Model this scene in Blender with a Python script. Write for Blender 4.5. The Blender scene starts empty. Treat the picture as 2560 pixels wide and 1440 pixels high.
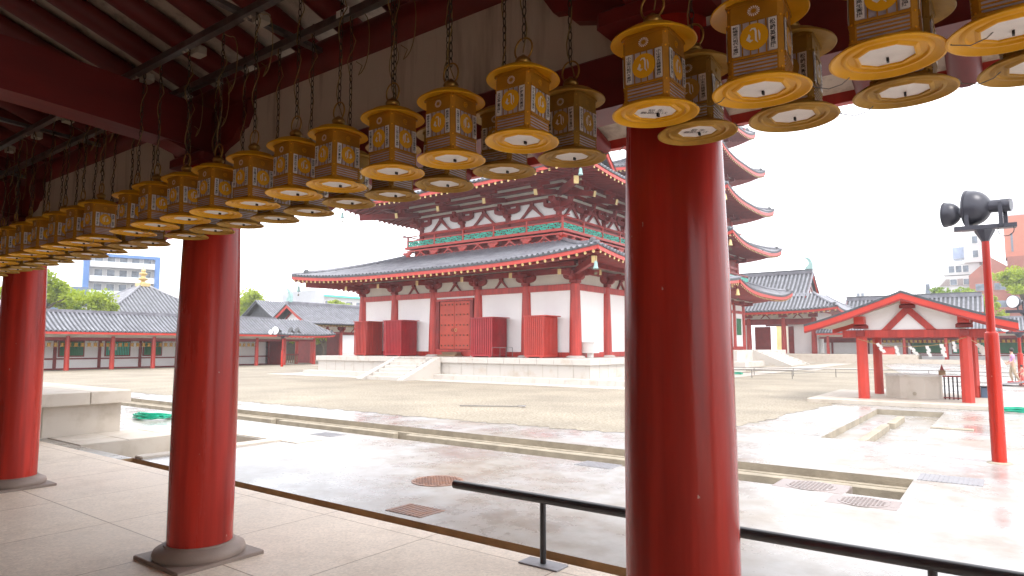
import bpy, math, random
from mathutils import Vector, Matrix
random.seed(7)
S = bpy.context.scene
COL = S.collection
PI = math.pi
R = math.radians

# ------------------------------------------------------------------ camera
EYE = 1.6
yaw, pitch = R(36.8), R(5.05)
cr = Vector((math.cos(yaw), math.sin(yaw), 0))
cf = Vector((-math.sin(yaw)*math.cos(pitch), math.cos(yaw)*math.cos(pitch), math.sin(pitch)))
cu = cr.cross(cf)
cam = bpy.data.cameras.new('camera')
cam.lens = 36*1640/2560; cam.sensor_width = 36; cam.clip_start = 0.05; cam.clip_end = 3000
camo = bpy.data.objects.new('camera', cam); COL.objects.link(camo)
M3 = Matrix((cr, cu, -cf)).transposed()
camo.matrix_world = Matrix.Translation((0, 0, EYE)) @ M3.to_4x4()
S.camera = camo

# ------------------------------------------------------------------ sky, sun, exposure
SUN_EL, SUN_AZ = R(58), R(115)       # azimuth measured from +Y towards +X
w = bpy.data.worlds.new('World'); S.world = w; w.use_nodes = True
nt = w.node_tree; nt.nodes.clear()
out = nt.nodes.new('ShaderNodeOutputWorld'); bg = nt.nodes.new('ShaderNodeBackground')
sky = nt.nodes.new('ShaderNodeTexSky'); sky.sky_type = 'NISHITA'; sky.sun_disc = False
sky.sun_elevation = SUN_EL; sky.sun_rotation = SUN_AZ; sky.air_density = 1.2; sky.dust_density = 3
tc = nt.nodes.new('ShaderNodeTexCoord'); nz = nt.nodes.new('ShaderNodeTexNoise')
nz.inputs['Scale'].default_value = 2.2; nz.inputs['Detail'].default_value = 6
mp = nt.nodes.new('ShaderNodeMapping'); mp.inputs['Scale'].default_value = (1, 1, 4)
nt.links.new(tc.outputs['Generated'], mp.inputs['Vector']); nt.links.new(mp.outputs[0], nz.inputs['Vector'])
rp = nt.nodes.new('ShaderNodeValToRGB'); rp.color_ramp.elements[0].position = 0.3; rp.color_ramp.elements[0].color = (.72, .72, .72, 1)
rp.color_ramp.elements[1].position = 0.6; rp.color_ramp.elements[1].color = (1, 1, 1, 1)
nt.links.new(nz.outputs['Fac'], rp.inputs[0])
mx = nt.nodes.new('ShaderNodeMixRGB'); mx.inputs['Color2'].default_value = (10.2, 10.3, 10.8, 1)   # overcast cloud layer
nt.links.new(rp.outputs[0], mx.inputs['Fac']); nt.links.new(sky.outputs[0], mx.inputs['Color1'])
nt.links.new(mx.outputs[0], bg.inputs['Color']); bg.inputs['Strength'].default_value = 0.12
nt.links.new(bg.outputs[0], out.inputs[0])
sl = bpy.data.lights.new('sun', 'SUN'); sl.energy = 1.3; sl.angle = R(22); sl.color = (1, .96, .9)
so = bpy.data.objects.new('sun', sl); COL.objects.link(so)
sd = Vector((math.sin(SUN_AZ)*math.cos(SUN_EL), math.cos(SUN_AZ)*math.cos(SUN_EL), math.sin(SUN_EL)))
so.rotation_euler = sd.to_track_quat('Z', 'Y').to_euler(); so.location = (0, 0, 60)
S.view_settings.view_transform = 'Standard'; S.view_settings.look = 'None'
S.view_settings.exposure = 1.3; S.view_settings.gamma = 1
try:
    S.cycles.max_bounces = 8; S.cycles.diffuse_bounces = 8; S.cycles.glossy_bounces = 3
    S.cycles.sample_clamp_indirect = 6; S.cycles.use_denoising = True
except Exception: pass

# ------------------------------------------------------------------ materials
MATS = {}
def mat(name, col, rough=.6, metal=0., var=.12, scale=3., bump=0., bscale=40., col2=None, spec=.5, stretch=(1, 1, 1), coat=0, trans=0., rvar=0., thr=(.35, .7)):
    m = bpy.data.materials.new(name); m.use_nodes = True; t = m.node_tree; b = t.nodes['Principled BSDF']
    b.inputs['Metallic'].default_value = metal; b.inputs['Roughness'].default_value = rough
    b.inputs['Specular IOR Level'].default_value = spec; b.inputs['Coat Weight'].default_value = coat; b.inputs['Coat Roughness'].default_value = .12
    tc = t.nodes.new('ShaderNodeTexCoord'); mp = t.nodes.new('ShaderNodeMapping'); mp.inputs['Scale'].default_value = stretch
    t.links.new(tc.outputs['Object'], mp.inputs[0])
    n = t.nodes.new('ShaderNodeTexNoise'); n.inputs['Scale'].default_value = scale; n.inputs['Detail'].default_value = 7; n.inputs['Roughness'].default_value = .62
    t.links.new(mp.outputs[0], n.inputs['Vector'])
    r = t.nodes.new('ShaderNodeValToRGB'); e = r.color_ramp.elements
    c2 = col2 or tuple(c*(1-var*2) for c in col)
    c1 = col if col2 else tuple(min(1, c*(1+var*.6)) for c in col)
    e[0].position, e[1].position = thr; e[0].color = (*c2, 1); e[1].color = (*c1, 1)
    t.links.new(n.outputs['Fac'], r.inputs[0]); t.links.new(r.outputs[0], b.inputs['Base Color'])
    if rvar:
        mr = t.nodes.new('ShaderNodeMapRange'); mr.inputs['To Min'].default_value = max(.02, rough-rvar); mr.inputs['To Max'].default_value = rough+rvar
        mr.inputs['From Min'].default_value = .35; mr.inputs['From Max'].default_value = .65
        t.links.new(n.outputs['Fac'], mr.inputs['Value']); t.links.new(mr.outputs[0], b.inputs['Roughness'])
    if bump:
        n2 = t.nodes.new('ShaderNodeTexNoise'); n2.inputs['Scale'].default_value = bscale; n2.inputs['Detail'].default_value = 4
        t.links.new(mp.outputs[0], n2.inputs['Vector'])
        bp = t.nodes.new('ShaderNodeBump'); bp.inputs['Strength'].default_value = bump; bp.inputs['Distance'].default_value = .02
        t.links.new(n2.outputs['Fac'], bp.inputs['Height']); t.links.new(bp.outputs[0], b.inputs['Normal'])
    if trans:
        b.inputs['Transmission Weight'].default_value = 0
        tr = t.nodes.new('ShaderNodeBsdfTranslucent'); ms = t.nodes.new('ShaderNodeMixShader'); ms.inputs[0].default_value = trans
        t.links.new(r.outputs[0], tr.inputs['Color']); t.links.new(b.outputs[0], ms.inputs[1]); t.links.new(tr.outputs[0], ms.inputs[2])
        t.links.new(ms.outputs[0], t.nodes['Material Output'].inputs[0])
    MATS[name] = m
    return m
red_gloss = mat('vermilion gloss paint', (.54, .033, .018), .24, var=.20, scale=2.4, bump=.14, bscale=12, stretch=(1, 1, .10), spec=.28, rvar=.09)
red = mat('vermilion paint', (.52, .045, .03), .45, var=.13, scale=1.6, stretch=(1, 1, .4))
red_light = mat('fresh vermilion paint', (.52, .042, .026), .4, var=.1, scale=1.2)
crimson = mat('crimson metal paint', (.40, .012, .018), .3, var=.12, scale=1.5)
maroon = mat('old dark red paint', (.26, .022, .018), .55, var=.16, scale=2.5, bump=.1, bscale=20)
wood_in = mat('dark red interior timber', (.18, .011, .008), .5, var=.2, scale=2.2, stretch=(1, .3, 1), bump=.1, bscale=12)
plaster = mat('white plaster', (.86, .85, .84), .8, var=.03, scale=.7, bump=.05, bscale=10)
plaster_old = mat('stained plaster', (.60, .52, .43), .85, col2=(.34, .27, .21), scale=5, stretch=(2.2, 2.2, .22), bump=.25, bscale=30, thr=(.25, .5))
cream = mat('cream plaster', (.62, .58, .50), .8, var=.07, scale=1.5)
tile = mat('grey roof tile', (.24, .245, .275), .33, scale=1.7, bump=.2, bscale=12, col2=(.13, .13, .15))
tile_edge_gap = mat('dark tile edge and gap shade', (.075, .08, .09), .5, var=.25, scale=4)  # also used between tile rows, gap shade put into colour against lighter tile
gold = mat('gilt metal', (.64, .47, .20), .4, metal=.4, var=.12, scale=6)
lan_gold = mat('lantern gold paint', (.50, .225, .011), .48, var=.18, scale=5, spec=.3)
lan_dusty = mat('dusty lantern gold paint', (.52, .30, .05), .6, var=.16, scale=9, spec=.25)
lan_dusty_b = mat('dusty lantern body paint', (.34, .19, .03), .6, var=.16, scale=9, spec=.25)
lan_dish = mat('lantern dish gold paint', (.86, .44, .010), .48, var=.10, scale=4, spec=.25)
brass = mat('dull brass', (.42, .24, .06), .35, metal=.85, var=.15, scale=8)
bronze = mat('dark bronze', (.12, .09, .05), .45, metal=.7, var=.2, scale=9)
paper = mat('lantern panel paper', (.52, .48, .56), .7, var=.07, scale=6, trans=.1)
bottom_pap = mat('lantern bottom paper', (.90, .88, .85), .7, var=.04, scale=14)
strip_w = mat('name strip paper', (.78, .76, .74), .7, var=.04, scale=20)
white_paper = mat('white paper', (.88, .87, .84), .7, var=.03, scale=9, trans=.35)
ink = mat('black ink', (.012, .012, .012), .6, var=.1)
chainm = mat('rusty chain steel', (.07, .05, .035), .5, metal=.6, var=.3, scale=20)
cord = mat('yellow brown cord', (.26, .17, .05), .55, var=.2, scale=9)
steel = mat('galvanised steel rail', (.22, .21, .20), .35, metal=.8, var=.15, scale=8)
socketm = mat('old white plastic', (.42, .38, .31), .5, var=.12, scale=8)
granite = mat('pale granite', (.50, .445, .38), .7, var=.07, scale=2.5, bump=.15, bscale=70, col2=(.37, .31, .24), thr=(.22, .52))
granite_w = mat('bright granite', (.50, .465, .425), .6, scale=1.6, bump=.12, bscale=60, col2=(.40, .32, .24), thr=(.22, .46))
gutterm = mat('wet brown gutter stone', (.42, .28, .15), .6, var=.15, scale=4, bump=.2, bscale=40)
kerbm = mat('weathered kerb stone', (.36, .31, .235), .75, var=.15, scale=3.5, bump=.3, bscale=50)
plinthm = mat('brown grey plinth stone', (.27, .205, .17), .6, var=.1, scale=5, bump=.15, bscale=90)
black_met = mat('black painted metal', (.02, .018, .022), .35, var=.2, scale=5, coat=.2)
dark_lamp = mat('charcoal lamp housing', (.045, .045, .06), .35, var=.2, scale=3, metal=.2)
glass_white = mat('lamp lens glass', (.8, .82, .85), .1, var=.05, scale=3)
green = mat('green lattice paint', (.05, .58, .43), .5, var=.12, scale=2)
green_d = mat('deep green paint', (.012, .17, .06), .5, var=.15, scale=2)
hose_g = mat('green hose plastic', (.01, .42, .26), .3, var=.12, scale=9)
patina = mat('copper patina', (.30, .47, .45), .6, var=.1, scale=3)
rust = mat('rusty iron', (.30, .15, .09), .5, var=.2, scale=9, bump=.3, bscale=60, col2=(.16, .09, .07), rvar=.15)
plate_g = mat('grey checker plate', (.26, .255, .27), .45, var=.1, scale=12, metal=.2)
whitem = mat('white painted metal', (.75, .74, .70), .45, var=.04, scale=2)
bark = mat('bark', (.10, .075, .05), .85, var=.2, scale=8, bump=.4, bscale=20)
leafA = mat('bright leaf', (.46, .54, .03), .6, scale=.9, col2=(.22, .31, .015), trans=.5)
leafB = mat('mid green leaf', (.26, .38, .03), .6, scale=.9, col2=(.13, .22, .015), trans=.45)
concrete_w = mat('white concrete', (.52, .515, .51), .8, var=.05, scale=.3)
concrete_g = mat('grey concrete', (.42, .43, .45), .8, var=.08, scale=.4)
brick_r = mat('brown red brick', (.30, .10, .07), .8, var=.12, scale=.5)
brick_o = mat('orange red brick', (.48, .16, .10), .8, var=.08, scale=.4)
blue_p = mat('blue panel', (.07, .17, .40), .5, var=.06, scale=.5)
slate_b = mat('slate blue cladding', (.10, .15, .24), .5, var=.08, scale=.3)
glass_d = mat('window glass', (.16, .20, .25), .12, var=.3, scale=1.2)
skin = mat('skin', (.55, .33, .24), .5, var=.05, scale=8)
hair = mat('dark hair', (.02, .015, .012), .5, var=.2, scale=20)
shirt = mat('lilac shirt cloth', (.62, .34, .62), .8, var=.08, scale=8)
trousers = mat('khaki cloth', (.48, .38, .27), .8, var=.08, scale=8)
pinkc = mat('coral cloth', (.72, .20, .17), .8, var=.08, scale=8)
rope = mat('straw rope', (.45, .33, .15), .8, var=.15, scale=20)
shoe = mat('red shoe rubber', (.5, .04, .06), .5, var=.1, scale=9)

def add_joints(m, fn):
    """darken thin mortar joints in object space; fn builds a 0/1 mask socket"""
    t = m.node_tree; b = t.nodes['Principled BSDF']; link = b.inputs['Base Color'].links[0].from_socket
    tc = t.nodes.new('ShaderNodeTexCoord'); sx = t.nodes.new('ShaderNodeSeparateXYZ'); t.links.new(tc.outputs['Object'], sx.inputs[0])
    def math_(op, a, b_=None):
        n = t.nodes.new('ShaderNodeMath'); n.operation = op
        for i, v in enumerate((a, b_)):
            if v is None: continue
            if isinstance(v, (int, float)): n.inputs[i].default_value = v
            else: t.links.new(v, n.inputs[i])
        return n.outputs[0]
    mask = fn(math_, sx.outputs)
    mxn = t.nodes.new('ShaderNodeMixRGB'); mxn.blend_type = 'MULTIPLY'; mxn.inputs['Color2'].default_value = (.45, .38, .32, 1)
    t.links.new(mask, mxn.inputs['Fac']); t.links.new(link, mxn.inputs['Color1']); t.links.new(mxn.outputs[0], b.inputs['Base Color'])

def add_wear(m, lo=.66):
    t = m.node_tree; b = t.nodes['Principled BSDF']; l0 = b.inputs['Base Color'].links[0].from_socket
    tc = t.nodes.new('ShaderNodeTexCoord')
    def nz_(sc, st, p0, c0, p1, c1, prev, mode):
        mp = t.nodes.new('ShaderNodeMapping'); mp.inputs['Scale'].default_value = st; t.links.new(tc.outputs['Object'], mp.inputs[0])
        n = t.nodes.new('ShaderNodeTexNoise'); n.inputs['Scale'].default_value = sc; n.inputs['Detail'].default_value = 6; t.links.new(mp.outputs[0], n.inputs['Vector'])
        r = t.nodes.new('ShaderNodeValToRGB'); e = r.color_ramp.elements; e[0].position = p0; e[0].color = c0; e[1].position = p1; e[1].color = c1; t.links.new(n.outputs['Fac'], r.inputs[0])
        x = t.nodes.new('ShaderNodeMixRGB'); x.blend_type = mode; x.inputs[0].default_value = 1
        if mode == 'MIX': t.links.new(r.outputs[0], x.inputs[0]); x.inputs[2].default_value = (.50, .30, .24, 1)
        else: t.links.new(r.outputs[0], x.inputs[2])
        t.links.new(prev, x.inputs[1]); return x.outputs[0]
    o = nz_(9, (1, 1, .06), .40, (lo, lo*.9, lo*.9, 1), .60, (1, 1, 1, 1), l0, 'MULTIPLY')
    o = nz_(26, (1, 1, .5), .735, (0, 0, 0, 1), .75, (1, 1, 1, 1), o, 'MIX')
    t.links.new(o, b.inputs['Base Color'])
add_wear(red_gloss)
add_wear(red, .75)
# corridor paving: fine pebbly concrete, joints along the pillars and every 1.31 m across
paving = mat('washed concrete paving', (.90, .78, .65), .55, scale=.9, bump=.35, bscale=220, col2=(.70, .58, .46), thr=(.3, .65), rvar=.1)
def pj(m, s):
    a = m('LESS_THAN', m('ABSOLUTE', m('SUBTRACT', s[1], 2.705)), .006)
    k = m('ABSOLUTE', m('SUBTRACT', m('FRACT', m('DIVIDE', m('ADD', s[0], 103.52+.655), 1.31)), .5))
    b = m('LESS_THAN', k, .004)
    c = m('LESS_THAN', m('ABSOLUTE', m('SUBTRACT', s[1], 4.06)), .005)
    return m('MAXIMUM', m('MAXIMUM', a, b), c)
add_joints(paving, pj)
t_ = paving.node_tree; v_ = t_.nodes.new('ShaderNodeTexVoronoi'); v_.inputs['Scale'].default_value = 60
tcp = t_.nodes.new('ShaderNodeTexCoord'); t_.links.new(tcp.outputs['Object'], v_.inputs['Vector'])
mxp = t_.nodes.new('ShaderNodeMixRGB'); mxp.blend_type = 'MULTIPLY'; mxp.inputs['Fac'].default_value = .26
bb = t_.nodes['Principled BSDF']; l0 = bb.inputs['Base Color'].links[0].from_socket
t_.links.new(l0, mxp.inputs['Color1']); bw_ = t_.nodes.new('ShaderNodeRGBToBW'); t_.links.new(v_.outputs['Color'], bw_.inputs[0]); t_.links.new(bw_.outputs[0], mxp.inputs['Color2']); t_.links.new(mxp.outputs[0], bb.inputs['Base Color'])

def paving_stains():
    t = paving.node_tree; b = t.nodes['Principled BSDF']; l0 = b.inputs['Base Color'].links[0].from_socket
    tc = t.nodes.new('ShaderNodeTexCoord'); n = t.nodes.new('ShaderNodeTexNoise'); n.inputs['Scale'].default_value = 1.7; n.inputs['Detail'].default_value = 9; n.inputs['Roughness'].default_value = .7
    t.links.new(tc.outputs['Object'], n.inputs['Vector']); r = t.nodes.new('ShaderNodeValToRGB'); e = r.color_ramp.elements
    e[0].position = .34; e[0].color = (.88, .86, .84, 1); e[1].position = .50; e[1].color = (1, 1, 1, 1)
    t.links.new(n.outputs['Fac'], r.inputs[0]); x = t.nodes.new('ShaderNodeMixRGB'); x.blend_type = 'MULTIPLY'; x.inputs[0].default_value = 1
    t.links.new(l0, x.inputs[1]); t.links.new(r.outputs[0], x.inputs[2])
    # each slab a slightly different tone
    sx = t.nodes.new('ShaderNodeSeparateXYZ'); t.links.new(tc.outputs['Object'], sx.inputs[0])
    m1 = t.nodes.new('ShaderNodeMath'); m1.operation = 'ADD'; m1.inputs[1].default_value = 104.175+.655; t.links.new(sx.outputs[0], m1.inputs[0])
    m2 = t.nodes.new('ShaderNodeMath'); m2.operation = 'DIVIDE'; m2.inputs[1].default_value = 1.31; t.links.new(m1.outputs[0], m2.inputs[0])
    m3 = t.nodes.new('ShaderNodeMath'); m3.operation = 'FLOOR'; t.links.new(m2.outputs[0], m3.inputs[0])
    m4 = t.nodes.new('ShaderNodeMath'); m4.operation = 'GREATER_THAN'; m4.inputs[1].default_value = 2.705; t.links.new(sx.outputs[1], m4.inputs[0])
    m5 = t.nodes.new('ShaderNodeMath'); m5.operation = 'ADD'; t.links.new(m3.outputs[0], m5.inputs[0]); t.links.new(m4.outputs[0], m5.inputs[1])
    cm = t.nodes.new('ShaderNodeCombineXYZ'); t.links.new(m3.outputs[0], cm.inputs[0]); t.links.new(m4.outputs[0], cm.inputs[1])
    wn = t.nodes.new('ShaderNodeTexWhiteNoise'); wn.noise_dimensions = '3D'; t.links.new(cm.outputs[0], wn.inputs['Vector'])
    mr = t.nodes.new('ShaderNodeMapRange'); mr.inputs['To Min'].default_value = .95; mr.inputs['To Max'].default_value = 1.04; t.links.new(wn.outputs['Value'], mr.inputs['Value'])
    x2 = t.nodes.new('ShaderNodeMixRGB'); x2.blend_type = 'MULTIPLY'; x2.inputs[0].default_value = 1; t.links.new(x.outputs[0], x2.inputs[1]); t.links.new(mr.outputs[0], x2.inputs[2])
    t.links.new(x2.outputs[0], b.inputs['Base Color'])
paving_stains()
# wet court: tan stone, film of water whose gloss varies
def wet():
    m = bpy.data.materials.new('wet court stone'); m.use_nodes = True; t = m.node_tree; b = t.nodes['Principled BSDF']
    tc = t.nodes.new('ShaderNodeTexCoord')
    def noise(sc, det=6, st=(1, 1, 1), rough=.6):
        mp = t.nodes.new('ShaderNodeMapping'); mp.inputs['Scale'].default_value = st; t.links.new(tc.outputs['Object'], mp.inputs[0])
        n = t.nodes.new('ShaderNodeTexNoise'); n.inputs['Scale'].default_value = sc; n.inputs['Detail'].default_value = det; n.inputs['Roughness'].default_value = rough
        t.links.new(mp.outputs[0], n.inputs['Vector']); return n.outputs['Fac']
    def ramp(f, p0, c0, p1, c1):
        r = t.nodes.new('ShaderNodeValToRGB'); e = r.color_ramp.elements; e[0].position = p0; e[0].color = c0; e[1].position = p1; e[1].color = c1
        t.links.new(f, r.inputs[0]); return r.outputs[0]
    big = noise(.32, 8, (1, 1, 1), .68); fine = noise(3.5, 7, (1, 1, 1), .7)
    c = ramp(big, .38, (.285, .255, .215, 1), .56, (.355, .352, .35, 1))
    c2 = ramp(fine, .36, (.80, .77, .725, 1), .58, (1, 1, 1, 1))
    mm = t.nodes.new('ShaderNodeMixRGB'); mm.blend_type = 'MULTIPLY'; mm.inputs[0].default_value = 1
    t.links.new(c, mm.inputs[1]); t.links.new(c2, mm.inputs[2]); t.links.new(mm.outputs[0], b.inputs['Base Color'])
    wetn = noise(.55, 9, (1, 1, 1), .72)
    rr = ramp(wetn, .36, (.13, .13, .13, 1), .62, (.48, .48, .48, 1)); t.links.new(rr, b.inputs['Roughness'])
    b.inputs['Specular IOR Level'].default_value = .75
    bp = t.nodes.new('ShaderNodeBump'); bp.inputs['Strength'].default_value = .25; bp.inputs['Distance'].default_value = .01
    mul = t.nodes.new('ShaderNodeMath'); mul.operation = 'MULTIPLY'; t.links.new(noise(9, 5), mul.inputs[0]); t.links.new(rr, mul.inputs[1])
    t.links.new(mul.outputs[0], bp.inputs['Height']); t.links.new(bp.outputs[0], b.inputs['Normal'])
    return m
wetm = wet()
gravelm = mat('beige gravel', (.355, .32, .262), .8, scale=18, bump=1.0, bscale=18, col2=(.19, .16, .115), thr=(.40, .60))
def gravel_patch():
    t = gravelm.node_tree; b = t.nodes['Principled BSDF']; l0 = b.inputs['Base Color'].links[0].from_socket
    tc = t.nodes.new('ShaderNodeTexCoord'); n = t.nodes.new('ShaderNodeTexNoise'); n.inputs['Scale'].default_value = .5; n.inputs['Detail'].default_value = 5
    t.links.new(tc.outputs['Object'], n.inputs['Vector']); r = t.nodes.new('ShaderNodeValToRGB')
    r.color_ramp.elements[0].position = .3; r.color_ramp.elements[0].color = (.78, .76, .74, 1); r.color_ramp.elements[1].position = .7; r.color_ramp.elements[1].color = (1.12, 1.1, 1.06, 1)
    t.links.new(n.outputs['Fac'], r.inputs[0]); m = t.nodes.new('ShaderNodeMixRGB'); m.blend_type = 'MULTIPLY'; m.inputs[0].default_value = 1
    t.links.new(l0, m.inputs[1]); t.links.new(r.outputs[0], m.inputs[2]); t.links.new(m.outputs[0], b.inputs['Base Color'])
gravel_patch()

# ------------------------------------------------------------------ mesh helper
class MB:
    def __init__(s): s.v = []; s.f = []; s.m = []; s.mats = []
    def mi(s, m):
        if m not in s.mats: s.mats.append(m)
        return s.mats.index(m)
    def add(s, vs, fs, m):
        o = len(s.v); s.v += [tuple(p) for p in vs]; k = s.mi(m)
        for f in fs: s.f.append(tuple(i+o for i in f)); s.m.append(k)
        return s
    def box(s, x0, x1, y0, y1, z0, z1, m):
        return s.add([(x0, y0, z0), (x1, y0, z0), (x1, y1, z0), (x0, y1, z0), (x0, y0, z1), (x1, y0, z1), (x1, y1, z1), (x0, y1, z1)],
                     [(0, 3, 2, 1), (4, 5, 6, 7), (0, 1, 5, 4), (1, 2, 6, 5), (2, 3, 7, 6), (3, 0, 4, 7)], m)
    def bbox(s, x0, x1, y0, y1, z0, z1, m, b=.01):
        """box with chamfered vertical edges and top edge"""
        p = lambda i: [(x0+i+b, y0+i), (x1-i-b, y0+i), (x1-i, y0+i+b), (x1-i, y1-i-b), (x1-i-b, y1-i), (x0+i+b, y1-i), (x0+i, y1-i-b), (x0+i, y0+i+b)]
        vs = [(x, y, z0) for x, y in p(0)]+[(x, y, z1-b) for x, y in p(0)]+[(x, y, z1) for x, y in p(b)]
        fs = [tuple(range(7, -1, -1)), tuple(range(16, 24))]
        for k in (0, 8):
            for i in range(8): j = (i+1) % 8; fs.append((k+i, k+j, k+8+j, k+8+i))
        return s.add(vs, fs, m)
    def beam(s, a, b, w_, h, m, up=(0, 0, 1)):
        a = Vector(a); b = Vector(b); d = (b-a).normalized(); u = Vector(up)
        sd = d.cross(u)
        if sd.length < 1e-4: sd = d.cross(Vector((1, 0, 0)))
        sd.normalize(); u = sd.cross(d)
        vs = [p+sd*(i*w_/2)+u*(j*h/2) for p in (a, b) for i, j in ((-1, -1), (1, -1), (1, 1), (-1, 1))]
        return s.add(vs, [(0, 1, 2, 3), (7, 6, 5, 4), (0, 4, 5, 1), (1, 5, 6, 2), (2, 6, 7, 3), (3, 7, 4, 0)], m)
    def tube(s, pts, r, m, n=8, caps=True, closed=False):
        pts = [Vector(p) for p in pts]; N = len(pts); rs = r if isinstance(r, (list, tuple)) else [r]*N
        vs = []; pu = None
        for i, p in enumerate(pts):
            if closed: d = (pts[(i+1) % N]-pts[i-1]).normalized()
            else: d = (pts[min(i+1, N-1)]-pts[max(i-1, 0)]).normalized()
            if pu is None:
                pu = Vector((0, 0, 1)) if abs(d.z) < .9 else Vector((1, 0, 0))
            sd = d.cross(pu).normalized(); pu = sd.cross(d).normalized()
            for k in range(n):
                a = 2*PI*k/n; vs.append(p+sd*(math.cos(a)*rs[i])+pu*(math.sin(a)*rs[i]))
        fs = []
        for i in range(N if closed else N-1):
            j = (i+1) % N
            for k in range(n): l = (k+1) % n; fs.append((i*n+k, i*n+l, j*n+l, j*n+k))
        if caps and not closed: fs += [tuple(range(n-1, -1, -1)), tuple(range((N-1)*n, N*n))]
        return s.add(vs, fs, m)
    def lathe(s, prof, c, m, n=24, a0=0):
        vs = []; fs = []
        for r, z in prof:
            for k in range(n):
                a = a0+2*PI*k/n; vs.append((c[0]+r*math.cos(a), c[1]+r*math.sin(a), c[2]+z))
        for i in range(len(prof)-1):
            for k in range(n): l = (k+1) % n; fs.append((i*n+k, i*n+l, (i+1)*n+l, (i+1)*n+k))
        fs.append(tuple(range(n-1, -1, -1))); fs.append(tuple(range((len(prof)-1)*n, len(prof)*n)))
        return s.add(vs, fs, m)
    def prism(s, poly, o, ux, uy, uz, t, m):
        """2-D polygon (a,b) placed at o + a*ux + b*uy, thickness t along uz (centred)"""
        o, ux, uy, uz = map(Vector, (o, ux, uy, uz)); n = len(poly)
        vs = [o+ux*a+uy*b-uz*(t/2) for a, b in poly]+[o+ux*a+uy*b+uz*(t/2) for a, b in poly]
        fs = [tuple(range(n-1, -1, -1)), tuple(range(n, 2*n))]+[(i, (i+1) % n, n+(i+1) % n, n+i) for i in range(n)]
        return s.add(vs, fs, m)
    def xf(s, M):
        s.v = [tuple(M @ Vector(p)) for p in s.v]; return s
    def merge(s, o, M=None):
        vs = o.v if M is None else [tuple(M @ Vector(p)) for p in o.v]; off = len(s.v); s.v += vs
        ks = [s.mi(m) for m in o.mats]
        for f, k in zip(o.f, o.m): s.f.append(tuple(i+off for i in f)); s.m.append(ks[k])
        return s
    def mesh(s, name, smooth=35):
        me = bpy.data.meshes.new(name); me.from_pydata(s.v, [], s.f)
        for m in s.mats: me.materials.append(m)
        me.polygons.foreach_set('material_index', s.m)
        if smooth:
            me.polygons.foreach_set('use_smooth', [True]*len(s.f)); me.update()
            try: me.set_sharp_from_angle(angle=R(smooth))
            except Exception: pass
        me.update(); return me
    def build(s, name, parent=None, smooth=35, **kw):
        o = bpy.data.objects.new(name, s.mesh(name, smooth)); COL.objects.link(o)
        if parent is not None:
            w_ = wloc(parent)
            o.data.transform(Matrix.Translation(-w_)); o.parent = parent
        tag(o, **kw); return o
def wloc(o):
    v = Vector(o.location)
    while o.parent: o = o.parent; v = v+Vector(o.location)
    return v
def tag(o, label=None, cat=None, group=None, kind=None):
    if label: o['label'] = label
    if cat: o['category'] = cat
    if group: o['group'] = group
    if kind: o['kind'] = kind
    return o
def thing(name, loc, label, cat, group=None):
    o = bpy.data.objects.new(name, None); o.empty_display_size = .3; COL.objects.link(o); o.location = loc
    return tag(o, label, cat, group)
def inst(name, me, parent, M):
    o = bpy.data.objects.new(name, me); COL.objects.link(o); o.parent = parent; o.matrix_basis = M; return o
def copy_tree(o, parent=None):
    c = o.copy(); COL.objects.link(c); c.parent = parent
    for ch in [x for x in o.children]: copy_tree(ch, c)
    return c
def top_mesh(mb, name, label, cat, loc=None, group=None, smooth=35, kind=None):
    """a thing that is one mesh, origin at its base"""
    me = mb.mesh(name, smooth); o = bpy.data.objects.new(name, me); COL.objects.link(o)
    if loc: me.transform(Matrix.Translation(-Vector(loc))); o.location = loc
    return tag(o, label, cat, group, kind)
ORD = ['first', 'second', 'third', 'fourth', 'fifth', 'sixth', 'seventh', 'eighth', 'ninth', 'tenth', 'eleventh', 'twelfth', 'thirteenth', 'fourteenth', 'fifteenth', 'sixteenth', 'seventeenth', 'eighteenth', 'nineteenth', 'twentieth']
def ordw(i):
    if i < 20: return ORD[i]
    t = ['', '', 'twenty', 'thirty', 'forty'][(i+1)//10]; r = (i+1) % 10
    return (t[:-1]+'ieth') if r == 0 else t+'-'+ORD[r-1]

# ================================================================== GROUND
HOLES = [(-64, -.96, 8.04, 9.35), (-10.1, 6.0, 4.24, 4.42), (-12.0, -10.1, 4.42, 6.62), (-2.68, -1.25, 12.6, 19.1)]
def sheet(x0, x1, y0, y1, z, m, holes, step=None):
    xs = {x0, x1}; ys = {y0, y1}
    for a, b, c, d in holes: xs |= {a, b}; ys |= {c, d}
    xs = sorted(v for v in xs if x0 <= v <= x1); ys = sorted(v for v in ys if y0 <= v <= y1)
    b = MB()
    for i in range(len(xs)-1):
        for j in range(len(ys)-1):
            cx = (xs[i]+xs[i+1])/2; cy = (ys[j]+ys[j+1])/2
            if any(h[0] < cx < h[1] and h[2] < cy < h[3] for h in holes): continue
            b.add([(xs[i], ys[j], z), (xs[i+1], ys[j], z), (xs[i+1], ys[j+1], z), (xs[i], ys[j+1], z)], [(0, 1, 2, 3)], m)
    return b
sheet(-1500, 1500, -1500, 1500, 0, wetm, HOLES).build('court_ground', smooth=0, kind='structure')
b = MB(); 
def pit_walls(b, h, z, m, bottom=None):
    x0, x1, y0, y1 = h
    b.add([(x0, y0, 0), (x1, y0, 0), (x1, y1, 0), (x0, y1, 0), (x0, y0, z), (x1, y0, z), (x1, y1, z), (x0, y1, z)],
          [(0, 1, 5, 4), (1, 2, 6, 5), (2, 3, 7, 6), (3, 0, 4, 7)], m)
    b.add([(x0, y0, z), (x1, y0, z), (x1, y1, z), (x0, y1, z)], [(0, 1, 2, 3)], bottom or m)
pit_walls(b, HOLES[1], -.075, gutterm); b.build('gutter', smooth=0, kind='structure')
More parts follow.
